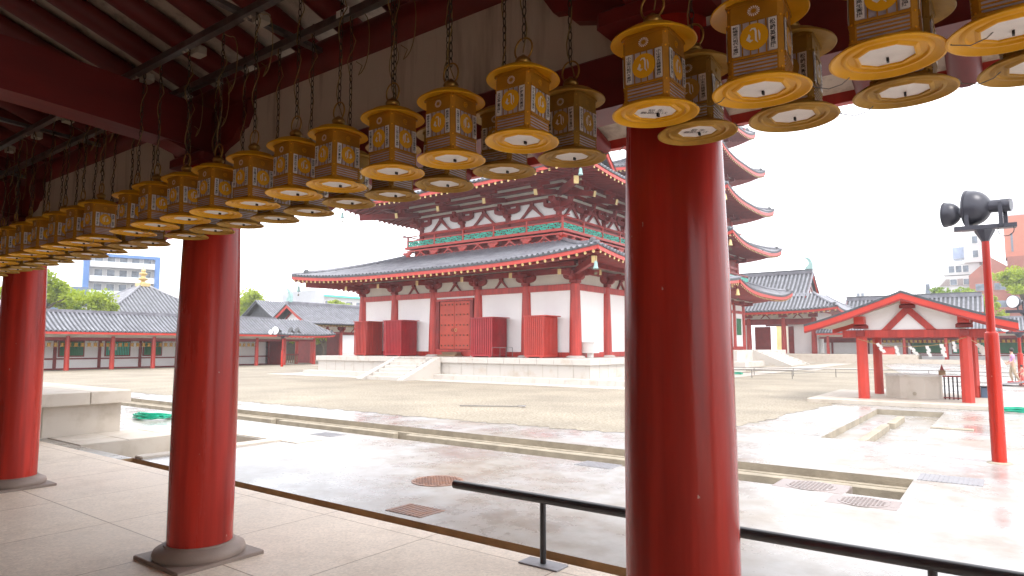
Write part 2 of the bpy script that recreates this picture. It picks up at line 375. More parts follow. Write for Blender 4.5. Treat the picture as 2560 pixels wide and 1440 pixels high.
b = MB(); pit_walls(b, HOLES[0], -.42, kerbm, wetm); b.build('drain_channel', smooth=0, kind='structure')
b = MB(); pit_walls(b, HOLES[2], -.30, granite, wetm); b.build('sunken_pit', smooth=0, kind='structure')
b = MB(); pit_walls(b, HOLES[3], -.13, kerbm, wetm); b.build('sunken_bed', smooth=0, kind='structure')
# kerb stones forming the two steps of the channel
for i, (a, c) in enumerate([(-60, -34), (-33.7, -13.9), (-13.6, -9.75), (-9.42, -4.62), (-4.3, -.965)]):
    L = ['far left', 'left', 'short middle-left', 'long middle', 'right-hand'][i]
    top_mesh(MB().bbox(a, c, 9.13, 9.27, -.41, -.115, kerbm, .012), 'kerb_stone', L+' lower kerb stone lying along the sunken drain channel', 'kerb', (a, 9.16, -.41), 'kerb stones along the drain channel')
top_mesh(MB().bbox(-63.9, -.97, 9.275, 9.347, -.41, -.10, kerbm, .01), 'kerb_ledge', 'thin upper ledge stone of the long drain channel', 'kerb', (-1, 9.3, -.41))
# pit cross beam and bed kerbs
top_mesh(MB().bbox(-10.098, -9.86, 4.44, 6.75, -.2, .035, granite, .012), 'stone_beam', 'pale stone beam crossing beside the sunken pit left of the middle pillar', 'stone', (-10, 5.5, -.2))
top_mesh(MB().bbox(-2.12, -1.98, 12.62, 15.6, -.129, -.005, kerbm, .01), 'bed_kerb', 'near low kerb inside the sunken bed before the pavilion', 'kerb', (-2, 14, -.13), 'kerbs in the sunken bed')
top_mesh(MB().bbox(-2.06, -1.92, 15.9, 17.6, -.129, -.005, kerbm, .01), 'bed_kerb', 'far low kerb inside the sunken bed before the pavilion', 'kerb', (-2, 17, -.13), 'kerbs in the sunken bed')
top_mesh(MB().bbox(-1.25, -.55, 15.3, 15.5, .002, .02, kerbm, .006), 'paving_slab', 'narrow tan slab on the wet pavement beside the sunken bed', 'slab', (-.9, 15.4, 0))
# corridor paving sheet (4 mm above the court)
xs = [-64, -12.0, -10.5, 8]
fl = MB()
fl.add([(-64, -2.2, .004), (8, -2.2, .004), (8, 4.235, .004), (-64, 4.235, .004)], [(0, 1, 2, 3)], paving)
fl.build('corridor_floor', smooth=0, kind='structure')
slabs = MB()
for i in range(3):
    for (x0, x1) in ((-13.4, -12.72), (-12.7, -12.02)):
        y0 = 4.44+i*.74; slabs.bbox(x0, x1, y0, y0+.725, .0, .012+.002*((i+int(x0)) % 2), granite, .004)
for i in range(5): slabs.bbox(-13.4+i*.8, -12.61+i*.8, 6.66, 7.2, .0, .014, granite, .004)
slabs.build('stone_paving', smooth=0, kind='structure')
# gravel
pts = [(-70, 10.55), (-40, 10.6), (-24.05, 10.45), (-17.9, 10.7), (-12.64, 10.75), (-8.4, 10.85), (-6.6, 10.9), (-5.6, 11.2), (-4.7, 12.2), (-4.3, 13.5), (-4.15, 15.9), (-3.95, 18.6), (-3.8, 21), (-3.7, 26), (-3.6, 33), (-5, 45), (-8, 62), (-8, 71)]
edge = []
for (x0, y0), (x1, y1) in zip(pts, pts[1:]):
    n = max(1, int(math.hypot(x1-x0, y1-y0)/.16))
    n = min(n, 160)
    for k in range(n):
        f = k/n; j = .10 if k else 0
        edge.append((x0+(x1-x0)*f+random.uniform(-j, j), y0+(y1-y0)*f+random.uniform(-j, j)*1.3))
edge.append(pts[-1])
poly = edge+[(-70, 71)]
MB().add([(x, y, .006) for x, y in poly], [tuple(range(len(poly)))], gravelm).build('gravel', smooth=0, kind='structure')
def pathsheet(name, rects, z, m):
    b = MB()
    for x0, x1, y0, y1 in rects: b.add([(x0, y0, z), (x1, y0, z), (x1, y1, z), (x0, y1, z)], [(0, 1, 2, 3)], m)
    b.build(name, smooth=0, kind='structure')
stonepath = mat('pale path stone', (.66, .61, .56), .3, scale=2, col2=(.5, .44, .38), bump=.1, bscale=40)
pathsheet('path', [(-34, -11.2, 21.9, 24.2), (-34.2, -32.2, 24.2, 44), (-12.4, -11.0, 24.2, 44), (-47, -34.2, 33.6, 35.2)], .012, stonepath)
pathsheet('path', [(-33, -10, 46.5, 50.5), (-14.5, -6.5, 50.5, 52), (-13, -11, 52, 66), (-40, 20, 69.5, 71)], .012, stonepath)
# terrace at the left, projecting from the corridor
t = thing('stone_terrace', (-18, 3, 0), 'raised pale granite terrace with overhanging capstones behind the left pillar', 'terrace')
b = MB(); b.bbox(-24, -13.42, -1, 5.62, 0, .55, granite, .01); b.build('wall', t)
for i, (y0, y1) in enumerate([(-1, 1.2), (1.21, 3.0), (3.01, 5.02), (5.03, 5.72)]):
    MB().bbox(-24.1, -13.25, y0, y1, .552, .775, granite, .012).build('capstone', t)
b = MB()
for y in (2.0, 3.25, 4.35): b.box(-13.42, -13.412, y-.007, y+.007, .02, .54, kerbm)
b.build('joint', t)

# manholes and plates
def manhole(x, y, r, label, m=rust, slab=None):
    t = thing('manhole_cover', (x, y, 0), label, 'manhole', 'manhole covers in the wet court')
    if slab: MB().bbox(x-slab*1.15, x+slab*1.15, y-slab*.8, y+slab*.8, -.09, .004, pinkst, .01).build('slab', t)
    b = MB(); b.lathe([(r, -.01), (r, .008), (r-.02, .008)], (x, y, 0), m, 40)
    n = 13
    for i in range(n):
        for j in range(n):
            u = -r+2*r*(i+.5)/n; v = -r+2*r*(j+.5)/n
            if u*u+v*v < (r-.035)**2: b.box(x+u-.3*r/n*1.9, x+u+.3*r/n*1.9, y+v-.3*r/n*1.9, y+v+.3*r/n*1.9, .0081, .013, m)
    b.build('lid', t)
manhole(-5.48, 5.85, .31, 'rusty round manhole cover in front of the railing end')
pinkst = mat('pinkish worn iron', (.27, .22, .205), .35, var=.15, scale=12, rvar=.1)
manhole(-1.86, 8.22, .27, 'round manhole cover at the edge of the drain channel', pinkst, .33)
manhole(-1.25, 7.70, .24, 'round grille manhole cover right of the drain channel end', pinkst, .29)
def plate(x0, x1, y0, y1, label, m, z=.006):
    b = MB(); b.bbox(x0, x1, y0, y1, .0, z, m, .002)
    k = int((x1-x0)/.05)
    for i in range(1, k): xx = x0+(x1-x0)*i/k; b.box(xx-.006, xx+.006, y0+.01, y1-.01, z+.0005, z+.004, m)
    top_mesh(b, 'drain_plate', label, 'drain plate', ((x0+x1)/2, (y0+y1)/2, 0), 'metal plates let into the court')
plate(-4.93, -4.45, 4.52, 4.86, 'rusty square iron plate beside the corridor gutter', rust)
plate(-10.2, -9.6, 7.5, 7.85, 'small grey plate near the gap in the kerb', plate_g)
plate(-4.75, -4.2, 7.75, 8.1, 'grey plate by the drain channel left of the big pillar', plate_g)
plate(-.93, -.28, 9.35, 9.85, 'long checkered grey plate at the right end of the drain channel', plate_g)
plate(.1, .5, 8.9, 9.25, 'grey plate at the right edge in the wet pavement', plate_g)

# ================================================================== BUILDING PARTS
def curve_z(t, p=1.35): return t**p
class Roof:
    """hipped tiled roof between an eave rectangle and a smaller upper rectangle"""
    def __init__(s, e, ze, u, zu, lift=.35, p=1.3):
        s.e, s.ze, s.u, s.zu, s.lift, s.p = e, ze, u, zu, lift, p
        x0, x1, y0, y1 = e; a0, a1, b0, b1 = u
        # side: origin corner eave A->B, upper A'->B'
        s.sides = {'front': ((x0, y0), (x1, y0), (a0, b0), (a1, b0)), 'right': ((x1, y0), (x1, y1), (a1, b0), (a1, b1)),
                   'back': ((x1, y1), (x0, y1), (a1, b1), (a0, b1)), 'left': ((x0, y1), (x0, y0), (a0, b1), (a0, b0))}
    def pt(s, side, sv, t, dz=0):
        A, B, a, b_ = s.sides[side]
        l = (A[0]+(a[0]-A[0])*t, A[1]+(a[1]-A[1])*t); r = (B[0]+(b_[0]-B[0])*t, B[1]+(b_[1]-B[1])*t)
        z = s.ze+(s.zu-s.ze)*t**s.p+s.lift*abs(2*sv-1)**3.2*(1-t)**2
        return Vector((l[0]+(r[0]-l[0])*sv, l[1]+(r[1]-l[1])*sv, z+dz))
    def along(s, side, d, t, dz=0):
        """point at distance d from eave corner A (constant along eave), height t"""
        A, B, a, b_ = s.sides[side]; L = math.hypot(B[0]-A[0], B[1]-A[1]); e = Vector(((B[0]-A[0])/L, (B[1]-A[1])/L))
        l0 = (Vector(a)-Vector(A)).dot(e); r0 = (Vector(b_)-Vector(A)).dot(e)
        lt = l0*t; rt = L+(r0-L)*t
        sv = (d-lt)/max(1e-6, rt-lt)
        return s.pt(side, min(1, max(0, sv)), t, dz)
    def tmax(s, side, d):
        A, B, a, b_ = s.sides[side]; L = math.hypot(B[0]-A[0], B[1]-A[1]); e = Vector(((B[0]-A[0])/L, (B[1]-A[1])/L))
        l0 = (Vector(a)-Vector(A)).dot(e); r0 = L-(Vector(b_)-Vector(A)).dot(e)
        t = 1.
        if l0 > 1e-6: t = min(t, d/l0)
        if r0 > 1e-6: t = min(t, (L-d)/r0)
        return t
    def length(s, side):
        A, B = s.sides[side][:2]; return math.hypot(B[0]-A[0], B[1]-A[1])
    def build(s, parent, pitch=.3, rr=.075, sides=('front', 'right', 'left', 'back'), board=.16, nt_=7, boardmat=None, ridge=.13, name='roof', tips=True):
        boardmat = boardmat or red_light
        b = MB()
        for sd_ in sides:
            NS, NT = 16, 5; A = []
            for j in range(NT+1):
                for i in range(NS+1): A.append(s.pt(sd_, i/NS, j/NT))
            b.add(A, [(j*(NS+1)+i, j*(NS+1)+i+1, (j+1)*(NS+1)+i+1, (j+1)*(NS+1)+i) for j in range(NT) for i in range(NS)], tile_edge_gap)
            # eave thickness of tiles
            E0 = [s.pt(sd_, i/NS, 0) for i in range(NS+1)]
            b.add(E0+[p+Vector((0, 0, -.07)) for p in E0], [(i, NS+1+i, NS+2+i, i+1) for i in range(NS)], tile_edge_gap)
            L = s.length(sd_); n = int(L/pitch)
            for k in range(n):
                d = (k+.5)*L/n; tm = s.tmax(sd_, d)
                if tm < .06: continue
                q = max(2, int(round(nt_*tm))); P = [s.along(sd_, d, tm*i/q, rr*.35) for i in range(q+1)]
                A_, B_ = s.sides[sd_][:2]; e = Vector(((B_[0]-A_[0])/L, (B_[1]-A_[1])/L, 0))
                vs = []
                for pnt in P:
                    for a in (0, .25, .5, .75, 1): vs.append(pnt+e*(-math.cos(a*PI)*rr)+Vector((0, 0, math.sin(a*PI)*rr)))
                fs = [(i*5+k2, i*5+k2+1, (i+1)*5+k2+1, (i+1)*5+k2) for i in range(q) for k2 in range(4)]
                b.add(vs, fs, tile)
                # round end tile
                c = P[0]+Vector((0, 0, -rr*.1)); nrm = Vector((e.y, -e.x, 0)); c = c+nrm*.015
                b.add([c+e*(math.cos(a*PI/4)*rr*1.15)+Vector((0, 0, math.sin(a*PI/4)*rr*1.15)) for a in range(8)], [tuple(range(8))], tile_edge_gap)
        o = b.build(name, parent, smooth=50)
        # hip ridges
        for sd_ in ('front', 'right', 'back', 'left'):
            b = MB()
            P = [s.pt(sd_, 0, i/8, ridge*.7) for i in range(9)]
            b.tube(P[1:], [ridge]*8, tile, 6)
            # end ornament
            b.lathe([(ridge*1.25, -.1), (ridge*1.3, .12), (ridge*.6, .22)], P[1], tile_edge_gap, 8)
            b.tube([P[0]-Vector((0, 0, ridge*.3)), P[1]], ridge*.6, tile, 6)
            b.build('hip_ridge', o, smooth=50)
        # red eave board
        b = MB()
        for sd_ in sides:
            NS = 20; T = [s.pt(sd_, i/NS, 0, -.07) for i in range(NS+1)]
            A_, B_ = s.sides[sd_][:2]; L = s.length(sd_); e = Vector(((B_[0]-A_[0])/L, (B_[1]-A_[1])/L, 0)); nin = Vector((-e.y, e.x, 0))
            T = [p+nin*.03 for p in T]; Bt = [p+Vector((0, 0, -board)) for p in T]; Bi = [p+nin*.10 for p in Bt]
            b.add(T+Bt+Bi, [(i, n_+i, n_+i+1, i+1) for n_ in (NS+1,) for i in range(NS)]+[(NS+1+i, 2*NS+2+i, 2*NS+3+i, NS+2+i) for i in range(NS)], boardmat)
        b.build('eave_board', o)
        return o
def rafters(parent, roof, side, spacing, inset, drop, rise_in, r=.06, every=True, body=maroon, cap=gold, individual=True, sq=False, stuffname='rafters', trim=.05):
    """round rafters under the eave running inward by inset; ends capped in gilt"""
    L = roof.length(side); n = int((L-.5)/spacing); A, B = roof.sides[side][:2]
    e = Vector(((B[0]-A[0])/L, (B[1]-A[1])/L, 0)); nin = Vector((-e.y, e.x, 0))
    big = MB(); me = None
    for k in range(n+1):
        d = .25+(L-.5)*k/n; sv = d/L
        p = roof.pt(side, sv, 0, -drop)+nin*trim
        lim = min(inset, max(.4, min(d, L-d)-.15) if True else inset)
        q = p+nin*lim+Vector((0, 0, rise_in*lim/inset-roof.lift*abs(2*sv-1)**3.2*.8*lim/inset))
        seg = MB(); seg.tube([p, q], r, body, 4 if sq else 8)
        dirn = (p-q).normalized()
        c = MB(); c.tube([p, p+dirn*.02], r*1.02, cap, 8)
        seg.merge(c)
        if individual: seg.build('rafter', parent)
        else: big.merge(seg)
    if not individual: o = big.build(stuffname, parent, kind='stuff')
def tri_soffit(parent, roof, inner, drop, zin, m, name='soffit'):
    b = MB(); x0, x1, y0, y1 = inner
    cs = {'front': ((x0, y0), (x1, y0)), 'right': ((x1, y0), (x1, y1)), 'back': ((x1, y1), (x0, y1)), 'left': ((x0, y1), (x0, y0))}
    for sd_, (a, c) in cs.items():
        NS = 16; E = [roof.pt(sd_, i/NS, 0, -drop) for i in range(NS+1)]
        I = [Vector((a[0]+(c[0]-a[0])*i/NS, a[1]+(c[1]-a[1])*i/NS, zin)) for i in range(NS+1)]
        b.add(E+I, [(i, NS+1+i, NS+2+i, i+1) for i in range(NS)], m)
    return b.build(name, parent)
def bracket_mesh(w_=1.0, d=.5, h=.55, m=maroon, steps=1):
    """bearing block, curved arm with small blocks; centred on the column top, facing -Y"""
    b = MB(); s = w_/2
    b.bbox(-.2, .2, -.22, .1, .0, .14, m, .03); b.bbox(-.15, .15, -.17, .05, -.06, .0, m, .02)
    arm = [(-s, .42), (-s, .32), (-s*.92, .24), (-s*.7, .17), (-s*.45, .14), (s*.45, .14), (s*.7, .17), (s*.92, .24), (s, .32), (s, .42)]
    b.prism(arm, (0, -.06, 0), (1, 0, 0), (0, 0, 1), (0, 1, 0), .15, m)
    for x in (-s+.11, 0, s-.11): b.bbox(x-.1, x+.1, -.17, .04, .42, h, m, .015)
    for k in range(steps):
        y = -.2-.32*k; z = .12+.18*k
        b.prism([(0, z), (.30, z), (.42, z+.1), (.44, z+.2), (0, z+.2)], (0, y+.15, 0), (0, -1, 0), (0, 0, 1), (1, 0, 0), .15, m)
        b.bbox(-.1, .1, y-.32, y-.12, z+.2, z+.32, m, .015)
    return b
def vstrut_mesh(w_=.55, h=.5, m=maroon):
    """inverted-V strut with curved legs and a top block"""
    b = MB()
    for s in (-1, 1):
        P = [(.0, h*.80), (s*.10*w_*2, h*.80), (s*.32*w_*2, h*.30), (s*.5*w_*2, 0), (s*.38*w_*2, 0), (s*.18*w_*2, h*.34), (0, h*.62)]
        if s < 0: P = P[::-1]
        b.prism(P, (0, 0, 0), (1, 0, 0), (0, 0, 1), (0, 1, 0), .08, m)
    b.bbox(-.11, .11, -.1, .06, h*.8, h, m, .015)
    return b
def place(me, name, parent, x, y, z, rz=0, sc=1):
    w_ = wloc(parent)
    return inst(name, me, parent, Matrix.Translation(Vector((x, y, z))-w_) @ Matrix.Rotation(rz, 4, 'Z') @ Matrix.Diagonal((sc, sc, sc, 1)))
def column(parent, x, y, z0, z1, r0, r1, m, n=20, name='pillar', base=None):
    b = MB(); H = z1-z0; prof = []
    for i in range(9):
        t = i/8; prof.append(((r0+(r1-r0)*t**1.3)*(1+.02*math.sin(t*PI)), H*t))
    b.lathe(prof, (x, y, z0), m, n); o = b.build(name, parent)
    if base:
        b = MB(); b.lathe([(r0*1.55, 0), (r0*1.55, .03), (r0*1.4, .07), (r0*1.1, .1)], (x, y, z0-.0), base, n); b.build('column_base', o)
    return o
def wind_bell(x, y, z, s, label):
    b = MB(); b.lathe([(.10*s, 0), (.115*s, .03*s), (.085*s, .10*s), (.07*s, .28*s), (.03*s, .34*s)], (x, y, z-.55*s), patina if s < 1.4 else gold, 12)
    b.tube([(x, y, z-.22*s), (x, y, z)], .008*s, bronze, 5); b.tube([(x, y, z-.72*s), (x, y, z-.5*s)], .008*s, bronze, 5)
    b.box(x-.07*s, x+.07*s, y-.005, y+.005, z-.80*s, z-.70*s, bronze)
    top_mesh(b, 'wind_bell', label, 'wind bell', (x, y, z-.8*s), 'wind bells at the eave corners')

FRY = mat('red brown soffit board', (.34, .06, .05), .6, var=.15, scale=3)
# ------------------------------------------------------------------ MAIN HALL
X0, X1, Y0, Y1 = -31.1, -16.1, 26.5, 38.6
H = thing('main_hall', (-23.6, 32.5, 0), 'two-storey red and white temple hall with grey tiled roofs on a stone platform', 'temple hall')
p = MB(); p.bbox(-31.7, -13.75, 23.75, 41.3, 0, .80, granite_w, .01); pl = p.build('stone_platform', H)
p = MB()
n = 20
for i in range(n):
    a = -31.8+i*(18.15/n); p.bbox(a, a+18.15/n-.012, 23.65, 24.4, .80, 1.05, granite_w, .012)
for i in range(18):
    a = 24.41+i*17/18; p.bbox(-14.4, -13.65, a, a+17/18-.012, .80, 1.05, granite_w, .012)
p.box(-31.75, -14.4, 24.4, 41.4, .80, 1.045, granite_w)
p.build('capstone', pl)
p = MB()
for i in range(27):
    a = -32.3+i*.77; p.bbox(a, a+.762, 23.15, 23.745, 0, .24, granite_w, .008)
for i in range(24):
    a = 23.76+i*.77; p.bbox(-13.74, -13.15, a, a+.762, 0, .24, granite_w, .008)
p.build('footing', pl)
p = MB()
for i in range(1, 24): x = -31.7+i*.78; p.box(x-.006, x+.006, 23.742, 23.746, .25, .8, kerbm)
for i in range(1, 22): y = 23.75+i*.78; p.box(-13.754-.0, -13.745, y-.006, y+.006, .25, .8, kerbm)
p.build('joint', pl)
# stairs to the platform
st = thing('stone_stairs', (-23.6, 22.6, 0), 'pale stone stairs with sloping cheek walls up to the hall door', 'stairs')
for k in range(6):
    MB().bbox(-25.0+.3, -22.2-.3, 21.35+k*.37, 23.1, 0.0+k*.165, .165*(k+1), granite_w, .012).build('step', st)
for x in (-25.0, -22.2):
    MB().prism([(21.1, 0), (21.1, .05), (23.62, 1.07), (23.63, 1.07), (23.63, 0)], (x, 0, 0), (0, 1, 0), (0, 0, 1), (1, 0, 0), .36, granite_w).build('cheek_wall', st)
# columns
cxs = [-31.1, -28.3, -25.2, -22.0, -18.9, -16.1]; cys = [26.5, 29.45, 32.55, 35.65, 38.6]
for x in cxs: column(H, x, Y0, 1.05, 4.56, .30, .22, red, base=granite_w)
for y in cys[1:]: column(H, X1, y, 1.05, 4.56, .30, .22, red, base=granite_w)
for y in cys[1:]: column(H, X0, y, 1.05, 4.56, .30, .22, red)
for x in cxs[1:-1]: column(H, x, Y1, 1.05, 4.56, .30, .22, red)
# wall panels
def wall_front(xa, xb, y, z0, z1, m, name='wall_panel'): return MB().box(xa+.2, xb-.2, y-.02, y+.06, z0, z1, m).build(name, H, smooth=0)
def wall_side(x, ya, yb, z0, z1, m, name='wall_panel'): return MB().box(x-.06, x+.02, ya+.2, yb-.2, z0, z1, m).build(name, H, smooth=0)
for i in range(5):
    if i != 2: wall_front(cxs[i], cxs[i+1], Y0, 1.3, 4.24, plaster)
    wall_front(cxs[i], cxs[i+1], Y0+.02, 4.55, 5.1, cream, 'frieze_panel')
for i in range(4):
    wall_side(X1, cys[i], cys[i+1], 1.3, 4.24, plaster)
    wall_side(X1-.02, cys[i], cys[i+1], 4.55, 5.1, cream, 'frieze_panel')
MB().box(X0-.06, X0+.02, Y0, Y1, 1.05, 5.5, plaster).build('back_wall', H, smooth=0)
MB().box(X0, X1, Y1-.06, Y1+.02, 1.05, 5.5, plaster).build('back_wall', H, smooth=0)
# horizontal beams
for z0, z1, o_ in ((1.06, 1.3, .10), (4.24, 4.54, .13), (5.05, 5.32, .14)):
    MB().bbox(X0-.1, X1+.1, Y0-o_, Y0+.08, z0, z1, red if z0 < 5 else maroon, .012).build('tie_beam', H)
    MB().bbox(X1-.08, X1+o_, Y0-.1+.21, Y1, z0, z1, red if z0 < 5 else maroon, .012).build('tie_beam', H)
MB().box(X0, X1, Y0, Y0+.08, 5.32, 5.52, cream).build('frieze_panel', H); MB().box(X1-.08, X1, Y0+.1, Y1, 5.32, 5.52, cream).build('frieze_panel', H)
MB().bbox(X0-.5, X1+.5, Y0-.9, Y0-.7, 5.30, 5.50, maroon, .012).build('eave_purlin', H)
MB().bbox(X1+.7, X1+.9, Y0-.9, Y1+.9, 5.30, 5.50, maroon, .012).build('eave_purlin', H)
BR = bracket_mesh(1.15, .5, .55, maroon, 2).mesh('bracket'); VS = vstrut_mesh(.42, .5, maroon).mesh('v_strut')
for x in cxs: place(BR, 'bracket', H, x, Y0-.02, 4.58)
for y in cys[1:]: place(BR, 'bracket', H, X1+.02, y, 4.58, PI/2)
place(BR, 'bracket', H, X1+.02, Y0, 4.58, PI/2)
for i in range(1, 4): place(VS, 'v_strut', H, (cxs[i]+cxs[i+1])/2, Y0-.07, 4.545)
for i in range(1, 4): place(VS, 'v_strut', H, X1+.07, (cys[i]+cys[i+1])/2, 4.545, PI/2)
# gilt-capped beam noses
for x in cxs:
    b = MB(); b.beam((x, Y0-.2, 5.05), (x, Y0-1.35, 4.98), .16, .22, maroon); b.beam((x, Y0-1.35, 4.98), (x, Y0-1.38, 4.98), .18, .25, gold); b.build('beam_nose', H)
for y in cys:
    b = MB(); b.beam((X1+.2, y, 5.05), (X1+1.35, y, 4.98), .16, .22, maroon); b.beam((X1+1.35, y, 4.98), (X1+1.38, y, 4.98), .18, .25, gold); b.build('beam_nose', H)
b = MB(); b.beam((X1, Y0, 5.1), (X1+2.4, Y0-2.4, 5.25), .2, .28, maroon); b.beam((X1+2.4, Y0-2.4, 5.25), (X1+2.43, Y0-2.43, 5.25), .24, .3, gold); b.build('corner_beam', H)
b = MB(); b.beam((X0, Y0, 5.1), (X0-2.4, Y0-2.4, 5.25), .2, .28, maroon); b.beam((X0-2.4, Y0-2.4, 5.25), (X0-2.43, Y0-2.43, 5.25), .24, .3, gold); b.build('corner_beam', H)
# door
d = MB(); d.bbox(-24.95, -22.35, 26.34, 26.46, 1.3, 1.42, red, .01); 
d.bbox(-25.0, -22.3, 26.36, 26.5, 4.02, 4.14, red, .01); d.bbox(-24.95, -24.72, 26.35, 26.5, 1.42, 4.02, maroon, .01); d.bbox(-22.5, -22.3, 26.35, 26.5, 1.42, 4.02, maroon, .01)
dr = d.build('door_frame', H); MB().box(-25.0, -22.2, 26.45, 26.55, 4.12, 4.3, plaster).build('wall_panel', H, smooth=0)
MB().box(-25.0, -22.2, 26.42, 26.55, 1.05, 1.31, red).build('door_sill', H, smooth=0)
orange = mat('orange red door paint', (.50, .058, .028), .5, var=.1, scale=1.2)
for s in (0, 1):
    xa, xb = (-24.68, -23.62) if s == 0 else (-23.605, -22.54)
    dd = MB().bbox(xa, xb, 26.40, 26.47, 1.44, 4.0, orange, .01).build('door', H)
    b = MB()
    for r_ in range(5):
        for c in range(4):
            x = xa+.14+(xb-xa-.28)*c/3; z = 1.62+r_*.55
            b.merge(MB().lathe([(.045, 0), (.04, .02), (.015, .04)], (0, 0, 0), bronze, 8).xf(Matrix.Translation((x, 26.40, z)) @ Matrix.Rotation(PI/2, 4, 'X')))
    b.build('door_stud', dd)
    x = -23.73 if s == 0 else -23.5
    b = MB(); b.tube([(x+.07*math.cos(a*PI/6), 26.375, 2.45+.08*math.sin(a*PI/6)) for a in range(12)], .014, gold if s else bronze, 6, closed=True); b.build('door_ring', dd)
t = thing('wooden_step', (-23.6, 26.0, 1.05), 'low brown wooden step in front of the hall door', 'step'); woodstep = mat('weathered brown wood', (.28, .17, .09), .7, var=.2, scale=3, stretch=(.3, 3, 3))
MB().bbox(-24.2, -22.95, 25.7, 26.3, 1.05, 1.15, woodstep, .01).build('lower_board', t); MB().bbox(-24.1, -23.05, 25.95, 26.32, 1.16, 1.27, woodstep, .01).build('upper_board', t)
# lower roof
RL = Roof((-34.15, -13.15, 23.5, 41.6), 5.42, (-29.3, -17.85, 28.3, 36.8), 6.98, lift=.42, p=1.12)
RL.build(H, pitch=.285, rr=.07, name='lower_roof', board=.17)
tri_soffit(H, RL, (X0, X1, Y0, Y1), .27, 6.0, FRY)
rafters(H, RL, 'front', .40, 2.9, .30, .62, r=.07)
rafters(H, RL, 'right', .40, 2.9, .30, .62, r=.07)
rafters(H, RL, 'left', .40, 2.9, .30, .62, r=.07, individual=False, stuffname='side_rafter_row')
# upper storey
d = 1.85; bx0, bx1, by0, by1 = X0+d, X1-d, Y0+d, Y1-d
d2 = 2.45; ux0, ux1, uy0, uy1 = X0+d2, X1-d2, Y0+d2, Y1-d2
BAL = thing('tmp', (0, 0, 0), None, None); COL.objects.unlink(BAL); bpy.data.objects.remove(BAL)
b = MB()
b.box(ux0, ux1, uy0, uy1, 6.0, 8.46, maroon); b.build('upper_wall', H, smooth=0)
MB().box(ux0+.02, ux1-.02, uy0+.02, uy1-.02, 8.46, 9.35, plaster).build('upper_frieze', H, smooth=0)
def ring(b, x0, x1, y0, y1, z0, z1, w_, m):
    b.box(x0-w_/2, x1+w_/2, y0-w_/2, y0+w_/2, z0, z1, m); b.box(x0-w_/2, x1+w_/2, y1-w_/2, y1+w_/2, z0, z1, m)
    b.box(x0-w_/2+.003, x0+w_/2-.003, y0+w_/2, y1-w_/2, z0, z1, m); b.box(x1-w_/2+.003, x1+w_/2-.003, y0+w_/2, y1-w_/2, z0, z1, m)
bal = MB(); ring(bal, bx0, bx1, by0, by1, 6.9, 7.06, .16, red_light); bal = bal.build('balcony', H, smooth=0)
b = MB(); ring(b, bx0-.06, bx1+.06, by0-.06, by1+.06, 7.52, 7.66, .16, red_light); ring(b, bx0, bx1, by0, by1, 7.36, 7.44, .12, red_light)
b.box(bx0, bx1, by0, by1, 7.53, 7.60, maroon); b.build('deck', bal, smooth=0)
b = MB(); ring(b, bx0, bx1, by0, by1, 8.0, 8.07, .07, red_light); b.build('mid_rail', bal, smooth=0)
b = MB()
for (p_, q_) in (((bx0-.45, by0), (bx1+.45, by0)), ((bx1, by0-.45), (bx1, by1+.45)), ((bx0, by0-.45), (bx0, by1+.45)), ((bx0-.45, by1), (bx1+.45, by1))):
    b.tube([(p_[0], p_[1], 8.34)]+[(p_[0]+(q_[0]-p_[0])*f, p_[1]+(q_[1]-p_[1])*f, 8.30) for f in (.04, .5, .96)]+[(q_[0], q_[1], 8.34)], .035, red, 6)
b.build('top_rail', bal)
nb = 5
fx = [bx0+(bx1-bx0)*i/nb for i in range(nb+1)]; ny = 4; fy = [by0+(by1-by0)*i/ny for i in range(ny+1)]
for x in fx: MB().bbox(x-.05, x+.05, by0-.05, by0+.05, 7.66, 8.27, red_light, .01).build('rail_post', bal)
for y in fy[1:]: MB().bbox(bx1-.05, bx1+.05, y-.05, y+.05, 7.66, 8.27, red_light, .01).build('rail_post', bal)
for y in fy[1:]: MB().bbox(bx0-.05, bx0+.05, y-.05, y+.05, 7.66, 8.27, red_light, .01).build('rail_post', bal)
# fretwork lattice panel between posts
def fret(L, h):
    b = MB(); n = max(2, int(L/.42)); s = L/n; t_ = .045
    for i in range(n):
        x = i*s; f = 1 if i % 2 == 0 else -1
        seg = [((0, .9), (.62, .9)), ((.62, .9), (.62, .55)), ((.62, .55), (.3, .55)), ((.3, .72), (.3, .25)), ((.0, .42), (.3, .42)), ((.3, .25), (.9, .25)), ((.9, .25), (.9, .8)), ((.05, .08), (.75, .08)), ((.05, .08), (.05, .3)), ((.75, .55), (1.0, .55))]
        for (a, c), (e_, g) in seg:
            if f < 0: c = 1-c; g = 1-g
            x0_, x1_ = sorted((x+a*s, x+e_*s)); z0_, z1_ = sorted((c*h, g*h))
            b.box(x0_-t_/2, x1_+t_/2, -.015+.001*(i % 3), .015+.001*(i % 2), z0_-t_/2+.02, z1_+t_/2+.02, green)
    return b
lx = fx[1]-fx[0]-.12; ly = fy[1]-fy[0]-.12
FX = fret(lx, .30).mesh('fret', 0); FY = fret(ly, .30).mesh('fret', 0)
for i in range(nb): place(FX, 'green_lattice', bal, fx[i]+.06, by0, 7.67)
for i in range(ny):
    place(FY, 'green_lattice', bal, bx1, fy[i]+.06, 7.67, PI/2); place(FY, 'green_lattice', bal, bx0, fy[i]+.06, 7.67, PI/2)
SB = bracket_mesh(.7, .3, .34, red_light, 0)
SB.v = [(x, y*.7, z*.6) for x, y, z in SB.v]; SBm = SB.mesh('small_bracket')
SV = vstrut_mesh(.42, .30, red_light).mesh('small_strut')
for i, x in enumerate(fx):
    place(SBm, 'small_bracket', bal, x, by0, 7.07)
    if i < nb: place(SV, 'small_strut', bal, (x+fx[i+1])/2, by0, 7.06)
